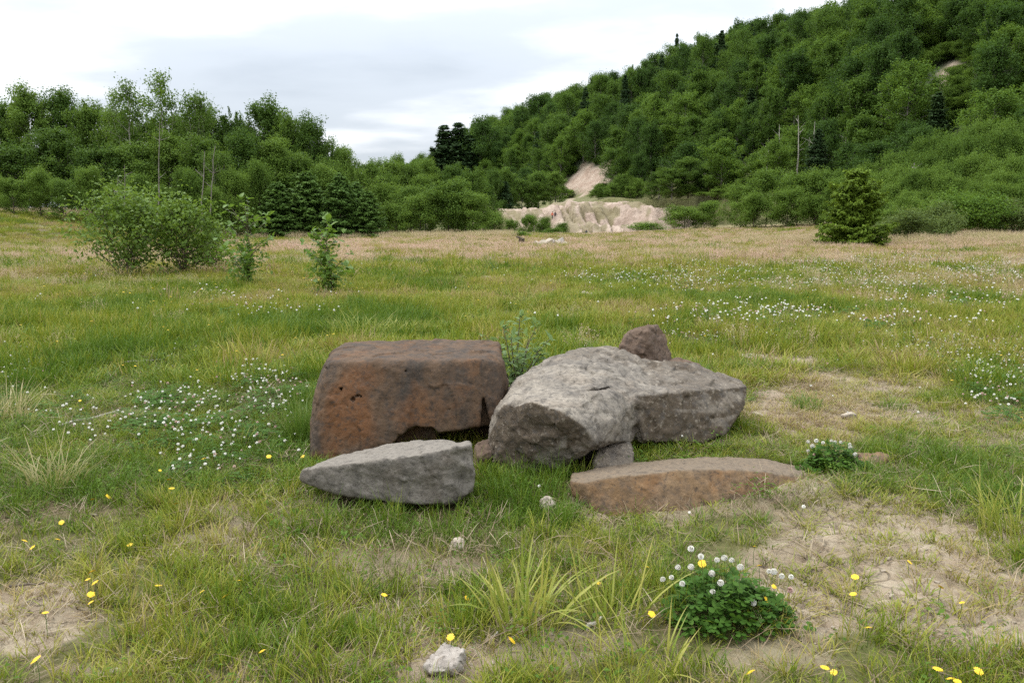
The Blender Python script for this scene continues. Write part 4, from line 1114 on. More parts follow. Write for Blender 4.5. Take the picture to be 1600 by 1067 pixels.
# far wood that is left: one mass
def scatter(name, pts, rot, scl, sources, label, cat, kind='stuff', attrs=None, pick=None):
    pts = np.asarray(pts, float); n = len(pts)
    me = bpy.data.meshes.new(name); me.vertices.add(n); me.vertices.foreach_set('co', pts.astype(np.float32).ravel())
    def fa(nm, typ, arr, key):
        a = me.attributes.new(nm, typ, 'POINT'); a.data.foreach_set(key, arr)
    fa('rot', 'FLOAT_VECTOR', np.asarray(rot, np.float32).ravel(), 'vector')
    scl = np.asarray(scl, np.float32)
    if scl.ndim == 1: scl = np.repeat(scl[:, None], 3, 1)
    fa('scl', 'FLOAT_VECTOR', np.ascontiguousarray(scl).ravel(), 'vector')
    if pick is None: pick = np.random.default_rng(n).integers(0, len(sources), n)
    fa('pick', 'INT', np.asarray(pick, np.int32), 'value')
    for k, v in (attrs or {}).items(): fa(k, 'FLOAT', np.asarray(v, np.float32), 'value')
    o = tag(obj(name, me), label, cat, None, kind)
    c = bpy.data.collections.new(name + '_sources')
    for i, sm in enumerate(sources):
        so = bpy.data.objects.new('%s_source_%02d' % (name, i), sm); c.objects.link(so)
    g = bpy.data.node_groups.new(name + '_scatter', 'GeometryNodeTree')
    g.interface.new_socket('Geometry', in_out='INPUT', socket_type='NodeSocketGeometry')
    g.interface.new_socket('Geometry', in_out='OUTPUT', socket_type='NodeSocketGeometry')
    gi, go = g.nodes.new('NodeGroupInput'), g.nodes.new('NodeGroupOutput')
    ci = g.nodes.new('GeometryNodeCollectionInfo'); ci.inputs['Collection'].default_value = c
    ci.inputs['Separate Children'].default_value = True; ci.inputs['Reset Children'].default_value = True
    ip = g.nodes.new('GeometryNodeInstanceOnPoints'); ip.inputs['Pick Instance'].default_value = True
    def na(nm, typ):
        q = g.nodes.new('GeometryNodeInputNamedAttribute'); q.data_type = typ; q.inputs['Name'].default_value = nm
        return q.outputs[0]
    g.links.new(gi.outputs[0], ip.inputs['Points']); g.links.new(ci.outputs[0], ip.inputs['Instance'])
    g.links.new(na('pick', 'INT'), ip.inputs['Instance Index'])
    er = g.nodes.new('FunctionNodeEulerToRotation'); g.links.new(na('rot', 'FLOAT_VECTOR'), er.inputs[0]); g.links.new(er.outputs[0], ip.inputs['Rotation'])
    g.links.new(na('scl', 'FLOAT_VECTOR'), ip.inputs['Scale'])
    g.links.new(ip.outputs[0], go.inputs[0])
    md = o.modifiers.new('scatter', 'NODES'); md.node_group = g
    return o

def join_meshes(name, tm, cm):
    """trunk + crown in one mesh for the mass of far trees"""
    bm = bmesh.new(); bm.from_mesh(cm)
    me = bpy.data.meshes.new(name)
    bm.to_mesh(me); bm.free()
    for m in cm.materials: me.materials.append(m)
    return me
fp = np.array([c[:3] for c in far_pts])
if len(fp):
    n = len(fp)
    scatter('distant_wood', fp - np.array((0, 0, .3)), np.stack([np.zeros(n), np.zeros(n), rngT.uniform(0, 6.28, n)], 1), np.stack([rngT.uniform(.9, 1.3, n)] * 2 + [rngT.uniform(.75, 1.3, n)], 1),
            [k[1] for k in HILLT], 'distant leafy wood on the far end and crest of the hill', 'wood')
hu = rngT.uniform((-4, -40), (80, 500), (2600, 2)); ux = P0[0] + NRM[0] * hu[:, 0] + DIR[0] * hu[:, 1]; uy = P0[1] + NRM[1] * hu[:, 0] + DIR[1] * hu[:, 1]
uz = H_hill(ux, uy); upx, upy = project(ux, uy, uz)
ok = (uy > 60) & (upx > 640) & (upx < 1700) & (upy > -60) & ~((uy < 208) & (upx < 1075)) & (scar_mask(ux, uy, uz) < .30)
ux, uy, uz = ux[ok], uy[ok], uz[ok]; n = len(ux)
scatter('hill_undergrowth', np.stack([ux, uy, uz - .3], 1), np.stack([np.zeros(n), np.zeros(n), rngT.uniform(0, 6.28, n)], 1), np.stack([rngT.uniform(.7, 1.3, n)] * 2 + [rngT.uniform(.35, .75, n)], 1),
        [k[1] for k in SHRT], 'leafy undergrowth covering the ground of the wooded hill', 'undergrowth')
print('hill trees', n_ind, 'far', len(far_pts), 'thicket', len(tops))

# ------------------------------------------------------------------ near bushes and saplings
def bush(px, pt, pb, wpx, seed, label, nleaf, leaf, stems, mat):
    g = ground_at(px, pb); p = at(px, pt, g[1]); h = p[2] - g[2]
    k = broadleaf(seed, h, wpx / FPX * g[1] * .92, 64, nleaf, leaf, base=0.03, sub=3, puff=0.14, rise=0.8, lmat=mat, bark=M_TWIG, trunk_r=0.04, name='alder_bush', stems=stems, spread=wpx / FPX * g[1] * 0.30, flat=1.0, low=1.0, lead=40, uexp=1.3)
    plant('alder_bush', k, g - np.array((0, 0, .03)), 1, 1, 0, label, 'bush', 'alder bushes in the left meadow', crown='foliage', trunk='stems')
bush(198, 306, 436, 165, 520, 'biggest leafy alder bush standing in the left meadow', 3700, 0.115, 10, M_BUSH)
bush(288, 318, 436, 140, 521, 'second leafy alder bush, joined to the right of the biggest one', 2900, 0.115, 9, M_BUSH)
bush(330, 352, 425, 60, 522, 'small leafy bush between alder bush and the broad-leaved sapling', 1500, 0.09, 4, M_BUSH)

def leaf_mesh(name, ln, wd, mat):
    u = np.linspace(0, 1, 5); w = wd / 2 * np.array((0.06, 0.75, 1.0, 0.7, 0.0)); z = -0.22 * ln * u ** 2
    V = []
    for i in range(5):
        V += [(ln * u[i], -w[i], z[i] + w[i] * .35), (ln * u[i], 0, z[i]), (ln * u[i], w[i], z[i] + w[i] * .35)]
    F = []
    for i in range(4):
        for k in range(2): F.append((3 * i + k, 3 * i + k + 1, 3 * i + 4 + k, 3 * i + 3 + k))
    return mesh(name, np.array(V), np.array(F), mat, {'rnd': np.full(15, 0.5)}, True)

def sapling(name, label, base, stems, leaf_ms, nleaf, rng, cat, aspect_up=0.5, lo=0.12, extra=0, exsize=.09):
    """stems: list of point lists relative to the base; every leaf is an object of its own"""
    e = empty(name, base, label, cat)
    paths = []
    for st, r in stems:
        st = np.asarray(st, float); sp = Soup()
        u = np.linspace(0, 1, len(st)); tube(sp, st, r * (1 - 0.8 * u) + 0.001, 5)
        obj('stem', sp.mesh('sapling_stem', M_TWIG, True), e); paths.append(st)
    lens = np.array([np.linalg.norm(np.diff(s, axis=0), axis=1).sum() for s in paths]); pr = lens / lens.sum()
    for i in range(nleaf):
        st = paths[rng.choice(len(paths), p=pr)]
        f = rng.uniform(lo, 1.0) ** 1.2 if rng.random() > .12 else 1.0
        u = np.linspace(0, 1, len(st)); c = np.array([np.interp(f, u, st[:, k]) for k in range(3)])
        az = rng.uniform(0, 2 * PI); el = rng.uniform(-0.35, 1.0) * aspect_up + (0.7 if f == 1 else 0)
        o = obj('leaf', leaf_ms[rng.integers(len(leaf_ms))], e)
        o.location = c + rng.normal(0, .012, 3); o.rotation_euler = (rng.normal(0, .5), -el, az)
        s = rng.uniform(.6, 1.15); o.scale = (s, s, s)
    if extra:
        cs, ns = [], []
        for i in range(extra):
            st = paths[rng.choice(len(paths), p=pr)]; f = rng.uniform(.05, 1.0); u = np.linspace(0, 1, len(st))
            cs.append(np.array([np.interp(f, u, st[:, k]) for k in range(3)]) * (1, 1, rng.uniform(.35, .95)) + rng.normal(0, .06, 3)); ns.append(rng.normal(0, .5, 3) + (0, 0, .6))
        V, F, A = leaves(np.array(cs), exsize, np.array(ns), rng, wid=.62); V[:, 2] = np.maximum(V[:, 2], .02)
        fo = obj('foliage', mesh('small_leaves', V, F, leaf_ms[0].materials[0], {'rnd': A}), e); fo['kind'] = 'stuff'
    return e

def stems_for(h, w, n, rng, r=0.014):
    out = []
    main = np.stack([np.cumsum(rng.normal(0, .02, 6)) * h, np.cumsum(rng.normal(0, .02, 6)) * h, h * np.linspace(0, 1, 6)], 1); main[0] = 0
    out.append((main, r))
    for i in range(n):
        f = rng.uniform(0.06, 0.8); a = np.array([np.interp(f, np.linspace(0, 1, 6), main[:, k]) for k in range(3)])
        az = rng.uniform(0, 6.28); ln = w / 2 * rng.uniform(.55, 1.1) * (1.15 - 0.6 * f)
        d = np.array((math.cos(az) * .85, math.sin(az) * .85, rng.uniform(.35, 1.0))) * ln
        out.append((np.stack([a, a + d * .35 + (0, 0, .02), a + d * .7 + (0, 0, .05 * ln), a + d]), r * .5))
    return out

LEAF_S = [leaf_mesh('sapling_leaf', (.185), .112, M_SAP), leaf_mesh('sapling_leaf', .155, .098, M_SAP)]
LEAF_W = [leaf_mesh('willow_leaf', .092, .036, M_WIL), leaf_mesh('willow_leaf', .072, .030, M_WIL)]
rs = np.random.default_rng(77)
g = ground_at(390, 450); h = at(380, 312, g[1])[2] - g[2]
sapling('broadleaf_sapling', 'upright sapling with large bright leaves right of the alder bushes', g, stems_for(h, 1.75, 24, rs, .018), LEAF_S, 290, rs, 'sapling', extra=620)
g = ground_at(519, 466); h = at(519, 346, g[1])[2] - g[2]
sapling('broadleaf_sapling', 'smaller slender sapling standing alone left above the brown boulder', g, stems_for(h, 1.35, 20, rs, .015), LEAF_S, 240, rs, 'sapling', extra=420)
g = np.array((0.03, 6.10, 0.0)); wst = []
for (qx, qy, qY) in ((758, 524, 6.0), (786, 512, 6.2), (812, 494, 6.1), (838, 512, 6.25), (858, 530, 6.0), (800, 530, 5.95), (826, 528, 6.3), (775, 545, 6.1), (846, 552, 6.05)):
    tip = at(qx, qy, qY) - g; k_ = np.linspace(0, 1, 6)[:, None]
    wst.append((np.array((tip[0], tip[1], 0)) * k_ ** 1.6 + np.array((0, 0, tip[2])) * k_ ** .85 + rs.normal(0, .006, (6, 3)) * k_, .008))
sapling('willow_sapling', 'small pale leaved willow growing in the gap behind the boulders', g, wst, LEAF_W, 280, rs, 'sapling', lo=.42, aspect_up=.7, extra=160, exsize=.05)

# debris piles in the far field
def debris(name, label, px, py, wpx, hpx, mats, n, seed, cat, long=False):
    g = ground_at(px, py); rng = np.random.default_rng(seed); w = wpx / FPX * g[1]; hh = hpx / FPX * g[1]
    e = empty(name, g, label, cat)
    for i in range(n):
        x = rng.uniform(-.5, .5) * w; z = hh * max(0.05, (1 - (2 * x / w) ** 2)) * rng.uniform(0, 1); sp = Soup()
        if long:
            d = np.array((rng.uniform(-1, 1), rng.normal(0, .3), rng.normal(0, .25))) * w * .22; c = np.array((x * .7, rng.normal(0, .3), z))
            tube(sp, np.stack([c - d, c + rng.normal(0, .04, 3), c + d]), np.array((.10, .11, .07)) * rng.uniform(.7, 1.4), 6)
            obj('log', sp.mesh('log', mats[0], True), e)
        else:
            bm = bmesh.new(); r_ = hh * rng.uniform(.3, .75)
            vs = [bm.verts.new(Vector((x, rng.normal(0, .3), z * .6)) + Vector(rng.normal(size=3)).normalized() * r_ * rng.uniform(.8, 1.5)) for _ in range(14)]
            r = bmesh.ops.convex_hull(bm, input=vs); bmesh.ops.delete(bm, geom=[v for v in bm.verts if not v.link_faces], context='VERTS')
            me = bpy.data.meshes.new('rubble'); bm.to_mesh(me); bm.free(); me.materials.append(mats[i % len(mats)])
            obj('rubble_piece', me, e)
debris('log_pile', 'brown rotting log pile in the far meadow before the sand bank', 811, 384, 30, 13, [M_TWIG], 12, 1, 'log pile', True)
debris('rubble_heap', 'low heap of pale rubble in the far meadow right of the log pile', 862, 387, 56, 12, [M_STONE, M_CLOD], 34, 2, 'rubble heap')
debris('rubble_heap', 'flat pale rubble at the far field edge below the young conifers', 592, 382, 44, 5, [M_STONE], 18, 3, 'rubble heap')

# sticks on the ground
def stick(name, label, a, b, r, mat, lift=0.02, cat='stick'):
    p, q = ground_at(*a), ground_at(*b); m = (p + q) / 2; sp = Soup(); u = np.linspace(0, 1, 6)
    P = p - m + (q - p) * u[:, None]; P[:, 2] += lift + np.random.default_rng(int(a[0])).normal(0, r * .6, 6)
    tube(sp, P, r * (1 - .4 * u), 6)
    tag(obj(name, sp.mesh(name, mat, True), loc=m), label, cat)
stick('stick', 'short bleached white stick lying right of the yellow green tussock', (913, 986), (945, 972), .010, M_DEAD)
stick('stick', 'thin grey twig lying on bare soil at right above the cracked soil', (1462, 697), (1576, 705), .006, M_TWIG)
stick('stick', 'long pale dead branch lying in grass at the left', (92, 668), (186, 648), .012, M_DEAD, .03)
stick('stick', 'pale stick half hidden in grass at upper left', (190, 574), (268, 566), .009, M_DEAD, .05)
stick('stick', 'thin tan straw-coloured twig below the tussock left of the bleached stick', (760, 1010), (782, 992), .006, M_DEAD)
stick('stick', 'dark twig across the bare soil at the left edge', (8, 922), (70, 916), .006, M_TWIG)

# ------------------------------------------------------------------ people far off
def person(name, label, px, pb, Y, hgt, jacket, trousers, arm=0.15, stride=0.12):
    p = at(px, pb, Y); zb = p[2]
    e = empty(name, (p[0], Y, zb), label, 'person', 'people at the sand bank', R.uniform(-.6, .6))
    s = hgt / 1.72
    J = {'pel': (0, 0, .92), 'belly': (0, .01, 1.10), 'chest': (0, 0, 1.32), 'neck': (0, 0, 1.47), 'head': (0, -.02, 1.58), 'crown': (0, -.01, 1.69),
         'hl': (.10, 0, .86), 'kl': (.11, -.04, .48), 'al': (.11, .02 + stride, .08), 'tl': (.12, -.12 + stride, .03),
         'hr': (-.10, 0, .86), 'kr': (-.11, -.05, .48), 'ar': (-.11, .02 - stride, .08), 'tr': (-.12, -.12 - stride, .03),
         'sl': (.19, 0, 1.38), 'el': (.26 + arm * .3, .03, 1.10), 'wl': (.27 + arm, -.08, .86), 'fl': (.27 + arm, -.12, .77),
         'sr': (-.19, 0, 1.38), 'er': (-.27, .03, 1.10), 'wr': (-.25, -.12, .88), 'fr': (-.25, -.16, .79)}
    RAD = {'pel': .15, 'belly': .14, 'chest': .16, 'neck': .06, 'head': .095, 'crown': .07, 'hl': .09, 'kl': .06, 'al': .045, 'tl': .035, 'sl': .06, 'el': .045, 'wl': .032, 'fl': .035}
    E = [('pel', 'belly'), ('belly', 'chest'), ('chest', 'neck'), ('neck', 'head'), ('head', 'crown')]
    for q in 'lr': E += [('pel', 'h' + q), ('h' + q, 'k' + q), ('k' + q, 'a' + q), ('a' + q, 't' + q), ('chest', 's' + q), ('s' + q, 'e' + q), ('e' + q, 'w' + q), ('w' + q, 'f' + q)]
    names = list(J); me = bpy.data.meshes.new('person_body')
    me.from_pydata([tuple(c * s for c in J[n]) for n in names], [(names.index(a), names.index(b)) for a, b in E], [])
    o = bpy.data.objects.new('tmp', me); COL.objects.link(o)
    o.modifiers.new('skin', 'SKIN'); o.modifiers.new('sub', 'SUBSURF').levels = 1
    for i, n in enumerate(names):
        r = RAD.get(n, RAD.get(n[0] + 'l', .05)) * s
        me.skin_vertices[0].data[i].radius = (r, r * (.75 if n in ('pel', 'belly', 'chest') else 1)); me.skin_vertices[0].data[i].use_root = (n == 'pel')
    dg = bpy.context.evaluated_depsgraph_get(); dg.update()
    bm_e = bpy.data.meshes.new_from_object(o.evaluated_get(dg)); bpy.data.objects.remove(o)
    bm_e.name = 'person_body'; bm_e.materials.clear()
    for m in (SKIN, jacket, trousers, M_TWIG): bm_e.materials.append(m)
    for f in bm_e.polygons:
        c = f.center / s; ax_ = abs(c.x)
        if c.z > 1.46: f.material_index = 0
        elif ax_ > .2 and c.z < .86: f.material_index = 0
        elif c.z > .90 or (ax_ > .2 and c.z > .84): f.material_index = 1
        elif c.z > .09: f.material_index = 2
        else: f.material_index = 3
        f.use_smooth = True
    obj('body', bm_e, e)
    bm = bmesh.new(); bmesh.ops.create_uvsphere(bm, u_segments=10, v_segments=6, radius=.108 * s)
    bmesh.ops.delete(bm, geom=[v for v in bm.verts if v.co.z < -.02 * s and v.co.y < .02 * s], context='VERTS')
    me = bpy.data.meshes.new('hair'); bm.to_mesh(me); bm.free(); me.materials.append(M_TWIG)
    obj('hair', me, e, (0, .01 * s, 1.625 * s))
    return e
SKIN = plain_mat('skin', (.42, .25, .18), .6, .1); M_ORG = plain_mat('cloth_orange', (.50, .11, .05), .8, .1); M_BLK = plain_mat('cloth_dark', (.02, .02, .025), .8, .2); M_BLU = plain_mat('cloth_navy', (.03, .035, .05), .8, .2)
def z_bank(x, y): return float(H_bank(np.array([x]), np.array([y]))[0])
def stand_on_bank(px, py):
    """march the sight line down to the bank or the field"""
    for Y in np.arange(120, 215, .25):
        p = at(px, py, Y)
        zt = max(z_h(p[0], Y), z_bank(p[0], Y) if 152 < Y < 206 and -16 < p[0] < 52 else -99)
        if p[2] <= zt: return Y
    return 175.0
# the two on the bank and the one at its foot
def base_px(px, pb): return stand_on_bank(px, pb)
Yp = base_px(863, 343); person('person', 'person in an orange jacket standing on the sand bank', 863, 343, Yp, 1.72, M_ORG, M_BLK)
person('person', 'person in dark clothes standing beside the one in orange', 867.5, 343, Yp + .3, 1.78, M_BLK, M_BLK)
Yp = base_px(916, 369); person('person', 'small person in dark clothes at the foot of the sand bank', 916, 370, Yp, 1.5, M_BLU, M_BLK)

# ------------------------------------------------------------------ grass sources
def blades(n, rad, h, w, rng, lean=0.55, curl=0.35, flat=False, up=1.0):
    a = rng.uniform(0, 2 * PI, n); r = rad * np.sqrt(rng.random(n))
    root = np.stack([np.cos(a) * r, np.sin(a) * r, np.full(n, -0.015)], 1)
    hh = rng.uniform(h[0], h[1], n); ww = rng.uniform(w[0], w[1], n)
    az = a + rng.normal(0, .9, n); ln = lean * rng.uniform(.25, 1.25, n) * hh
    d = np.stack([np.cos(az), np.sin(az), 0 * az], 1)
    fa = az + PI / 2 + rng.normal(0, .6, n); s = np.stack([np.cos(fa), np.sin(fa), 0 * fa], 1)
    V, A, T = [], [], []
    rnd = rng.random(n)
    us = (0.0, 0.38, 0.74, 1.0); wf = (0.8, 1.0, 0.65)
    cu = curl * rng.uniform(0, 1, n)
    for k, u in enumerate(us):
        if flat:
            c = root + d * (hh * u)[:, None] + np.array((0, 0, 1)) * (0.022 + 0.02 * np.sin(u * 3 + rnd * 6))[:, None]
        else:
            c = root + np.array((0, 0, 1)) * (hh * up * (u - cu * u ** 3))[:, None] + d * (ln * u ** 1.6)[:, None]
        if k < 3: V += [c - s * (ww * wf[k] / 2)[:, None], c + s * (ww * wf[k] / 2)[:, None]]; T += [np.full(n, u)] * 2
        else: V.append(c); T.append(np.full(n, u))
    V = np.stack(V, 1).reshape(-1, 3); T = np.stack(T, 1).ravel(); A = np.repeat(rnd, 7)
    b = np.arange(n)[:, None] * 7
    F4 = np.concatenate([b + np.array((0, 1, 3, 2)), b + np.array((2, 3, 5, 4))]); F3 = b + np.array((4, 5, 6))
    return V, F4, F3, A, T

def blade_mesh(name, args, mat, extra=None):
    V, F4, F3, A, T = blades(*args[0], **args[1])
    return mesh(name, V, [F4, F3], mat, {'rnd': A, 'tip': T})

rg = np.random.default_rng(900)
S_SHORT = [blade_mesh('tuft', ((26, .055, (.035, .115), (.0030, .0055), rg), dict(lean=.8, curl=.5)), M_GRASS) for _ in range(6)]
S_FINE = [blade_mesh('fine_tuft', ((30, .05, (.07, .22), (.0018, .0034), rg), dict(lean=.55, curl=.4)), M_GRASS) for _ in range(5)]
S_MID = [blade_mesh('clump', ((64, .20, (.09, .26), (.005, .009), rg), dict(lean=.6, curl=.4)), M_GRASS) for _ in range(5)]
S_FAR = [blade_mesh('swath', ((110, .55, (.12, .36), (.012, .022), rg), dict(lean=.5, curl=.35)), M_GRASS) for _ in range(5)]
S_STRAW = [blade_mesh('straw', ((16, .09, (.05, .16), (.0016, .0036), rg), dict(flat=True)), M_DRY) for _ in range(4)]

def seed_grass(n, rad, h, rng, sw, ps):
    V, F4, F3, A, T = blades(n, rad, h, (sw, sw * 1.3), rng, lean=.25, curl=.1)
    tips = V.reshape(n, 7, 3)[:, 6]; mids = V.reshape(n, 7, 3)[:, 4:6].mean(1)
    k = 7; f = rng.uniform(-.1, 1.05, (n, k))[..., None]
    c = (mids[:, None] + (tips - mids)[:, None] * f + rng.normal(0, ps * .7, (n, k, 3))).reshape(-1, 3)
    V2, F2, A2 = leaves(c, ps, rng.normal(size=(len(c), 3)), rng, wid=.4)
    o = len(V)
    return mesh('seed_stems', np.concatenate([V, V2]), [np.concatenate([F4, F2 + o]), F3], M_SEED, {'rnd': np.concatenate([A, A2]), 'tip': np.concatenate([T * .9, np.ones(len(V2))])})
S_SEED = [seed_grass(26, .30, (.30, .58), rg, .004, .030) for _ in range(4)]
S_SEEDF = [seed_grass(80, .75, (.26, .50), rg, .007, .042) for _ in range(4)]

def weed(rng, n=16, r=.055, ls=.020, h=.05, mat=None):
    a = rng.uniform(0, 6.28, n); rr = r * np.sqrt(rng.random(n))
    C = np.stack([np.cos(a) * rr, np.sin(a) * rr, rng.uniform(.006, h, n)], 1)
    V, F, A = leaves(C, ls, np.stack([np.cos(a) * .5, np.sin(a) * .5, np.full(n, 1.0)], 1) + rng.normal(0, .3, (n, 3)), rng, wid=.5)
    return mesh('weed', V, F, mat, {'rnd': A})
S_WEED = [weed(rg, mat=M_FERN) for _ in range(3)] + [weed(rg, 26, .08, .016, .10, M_FERN) for _ in range(2)]

def trifoliate(V, F, A, c, s, az, tilt, rng):
    """three round leaflets"""
    for k in range(3):
        b = az + k * 2 * PI / 3; d = np.array((math.cos(b), math.sin(b), tilt)); sd = np.array((-math.sin(b), math.cos(b), 0))
        n0 = len(V)
        prof = ((.02, 0.05), (.35, .34), (.72, .46), (.98, .22))
        for (u, w_) in prof:
            up = np.array((0, 0, .10 * s * w_))
            V += [c + d * s * u - sd * s * w_ + up, c + d * s * u + sd * s * w_ + up]
        F += [(n0 + 2 * i, n0 + 2 * i + 1, n0 + 2 * i + 3, n0 + 2 * i + 2) for i in range(3)]
        A += [rng.random()] * 8
def clover_cover(rng, n, r, s, h):
    V, F, A = [], [], []
    for _ in range(n):
        a = rng.uniform(0, 6.28); rr = r * math.sqrt(rng.random())
        trifoliate(V, F, A, np.array((math.cos(a) * rr, math.sin(a) * rr, h * (1 - (rr / r) ** 2 * .6) * rng.uniform(.35, 1.0))), s * rng.uniform(.7, 1.15), rng.uniform(0, 6.28), rng.uniform(-.35, .15), rng)
    return mesh('clover_cover', np.array(V), np.array(F), M_CLOV, {'rnd': np.array(A)})
S_CLOV = [clover_cover(rg, 46, .14, .019, .11) for _ in range(4)]

def head_mesh(rng, r, mat, pet=46, stem=0.0, sw=.0012, mat2=None):
    """round clover head of many small florets (plus a stem)"""
    i = np.arange(pet) + .5; ph = np.arccos(1 - 1.55 * i / pet); th = i * 2.39996
    D = np.stack([np.sin(ph) * np.cos(th), np.sin(ph) * np.sin(th), np.cos(ph)], 1)
    V, F = [], []
    for d in D:
        t = unit(np.cross(d, (0.2, .1, 1))) ; b = np.cross(d, t); o = len(V)
        V += [d * r * .35, d * r * .85 + t * r * .26, d * r * 1.08 + np.array((0, 0, r * .12)), d * r * .85 - t * r * .26, d * r * .95 + b * r * .16]
        F += [(o, o + 1, o + 2, o + 3), (o + 1, o + 4, o + 3, o)]
    o = len(V); rings = []
    for k, (cz, cr) in enumerate(((-.55, .6), (.05, .86), (.6, .55))):
        for q in range(7): V.append(np.array((math.cos(q * 6.2832 / 7) * cr * r, math.sin(q * 6.2832 / 7) * cr * r, cz * r)))
    for k in range(2):
        for q in range(7): F.append((o + k * 7 + q, o + k * 7 + (q + 1) % 7, o + k * 7 + 7 + (q + 1) % 7, o + k * 7 + 7 + q))
    V = np.array(V); F = np.array(F); fm = np.zeros(len(F), int)
    if stem:
        sp = Soup(); tube(sp, [(0, 0, -stem), (r * .3, 0, -stem * .5), (0, 0, -r * .3)], [sw, sw, sw], 4)
        sv = np.concatenate(sp.V); sf = np.concatenate(sp.F4); V2 = np.concatenate([V, sv]); F = np.concatenate([F, sf + len(V)]); fm = np.concatenate([fm, np.ones(len(sf), int)]); V = V2 + np.array((0, 0, stem))
    return mesh('clover_head', V, F, [mat, mat2 or M_STEM], {'rnd': np.full(len(V), .5)}, False, fm)
S_HEAD = [head_mesh(rg, .0105, M_WHITE, 30, .13), head_mesh(rg, .0095, M_WHITE, 30, .10), head_mesh(rg, .010, M_PINKF, 30, .11)]
S_HEADF = [head_mesh(rg, .012, M_WHITE, 12, .20, .002), head_mesh(rg, .011, M_WHITE, 12, .16, .002), head_mesh(rg, .0115, M_PINKF, 12, .18, .002)]

def daisy(r, npet=15, rows=2, rng=rg):
    V, F = [], []
    for k in range(rows):
        for i in range(npet - 3 * k):
            a = 2 * PI * (i + .5 * k + rng.uniform(-.2, .2)) / (npet - 3 * k); l = r * (1 - .32 * k) * rng.uniform(.88, 1.08); w = r * .17
            d = np.array((math.cos(a), math.sin(a), 0)); s = np.array((-math.sin(a), math.cos(a), 0)); z = .12 * r + k * r * .10; o = len(V)
            V += [d * l * .1 - s * w * .4 + (0, 0, z), d * l * .1 + s * w * .4 + (0, 0, z), d * l * .62 + s * w + (0, 0, z + r * .12), d * l * .62 - s * w + (0, 0, z + r * .12), d * l + s * w * .7 + (0, 0, z + r * .03), d * l - s * w * .7 + (0, 0, z + r * .03)]
            F += [(o, o + 1, o + 2, o + 3), (o + 3, o + 2, o + 4, o + 5)]
    n = 7; o = len(V)
    for i in range(n): V.append(np.array((math.cos(i * 6.2832 / n) * r * .28, math.sin(i * 6.2832 / n) * r * .28, r * .34)))
    V.append(np.array((0, 0, r * .42)))
    V = np.array(V); F3 = np.array([(o + i, o + (i + 1) % n, o + n) for i in range(n)])
    return V, np.array(F), F3
def daisy_mesh(r, **k):
    V, F4, F3 = daisy(r, **k); return mesh('flower_head', V, [F4, F3], M_YEL)
def stem_mesh(h, r=.0013):
    sp = Soup(); tube(sp, [(0, 0, -.02), (h * .05, h * .03, h * .5), (0, 0, h)], [r * 1.2, r, r], 5); return sp.mesh('stem', M_STEM, True)
def daisy_stem(r, h, sw, npet):
    V, F4, F3 = daisy(r, npet, 1); sp = Soup(); tube(sp, [(0, 0, 0), (0, 0, h)], [sw, sw], 3)
    sv = np.concatenate(sp.V); sf = np.concatenate(sp.F4); o = len(V)
    return mesh('meadow_flower', np.concatenate([V + np.array((0, 0, h)), sv]), [np.concatenate([F4, sf + o]), F3], [M_YEL, M_STEM], None, False, np.concatenate([np.zeros(len(F4), int), np.ones(len(sf), int), np.zeros(len(F3), int)]))
S_YEL = [daisy_stem(.013, .15, .001, 9), daisy_stem(.011, .11, .001, 9)]
S_YELF = [daisy_stem(.020, .24, .0025, 6), daisy_stem(.017, .19, .0025, 6)]

# ------------------------------------------------------------------ scattering the ground cover
def area_pts(Y0, Y1, dens, rng, side=0.74, m=2.4):
    n = int(dens * (side * (Y1 ** 2 - Y0 ** 2) + 2 * m * (Y1 - Y0)))
    Wm = side * Y1 + m
    y = np.sqrt(rng.uniform(Y0 ** 2, Y1 ** 2, n)); x = rng.uniform(-1, 1, n) * (side * y + m)
    return x, y

def outside_rocks(x, y, dz=0.03, gap=0.01):
    ok = np.ones(len(x), bool); z = H_field(x, y) + dz
    for f, lo, hi in ROCKS:
        m = (x > lo[0]) & (x < hi[0]) & (y > lo[1]) & (y < hi[1])
        if m.any():
            ok[np.where(m)[0]] &= f(x[m], y[m], z[m]) > gap
    return ok

def put(name, label, cat, x, y, srcs, scl, rng, attrs, zoff=0.0, tilt=.12, pick=None):
    n = len(x); z = H(x, y) + zoff
    s3 = np.asarray(scl, float)
    if s3.ndim == 1: s3 = np.stack([s3] * 3, 1)
    rot = np.stack([rng.normal(0, tilt, n), rng.normal(0, tilt, n), rng.uniform(0, 6.28, n)], 1)
    return scatter(name, np.stack([x, y, z], 1), rot, s3, srcs, label, cat, 'stuff', attrs, pick)

def tint_at(x, y, zb, zp, zl, rng):
    t = 0.33 + 0.30 * fbm(x * .45, y * .45, oct=3, seed=201) + 0.16 * fbm(x * 2.2, y * 2.2, oct=2, seed=202) + .07 * ss((y - 6) / 12)
    t = t + .32 * zb + .20 * zp - .30 * zl + rng.normal(0, .15, len(x))
    return np.clip(t, 0.0, 1.0)

gr = np.random.default_rng(1000)
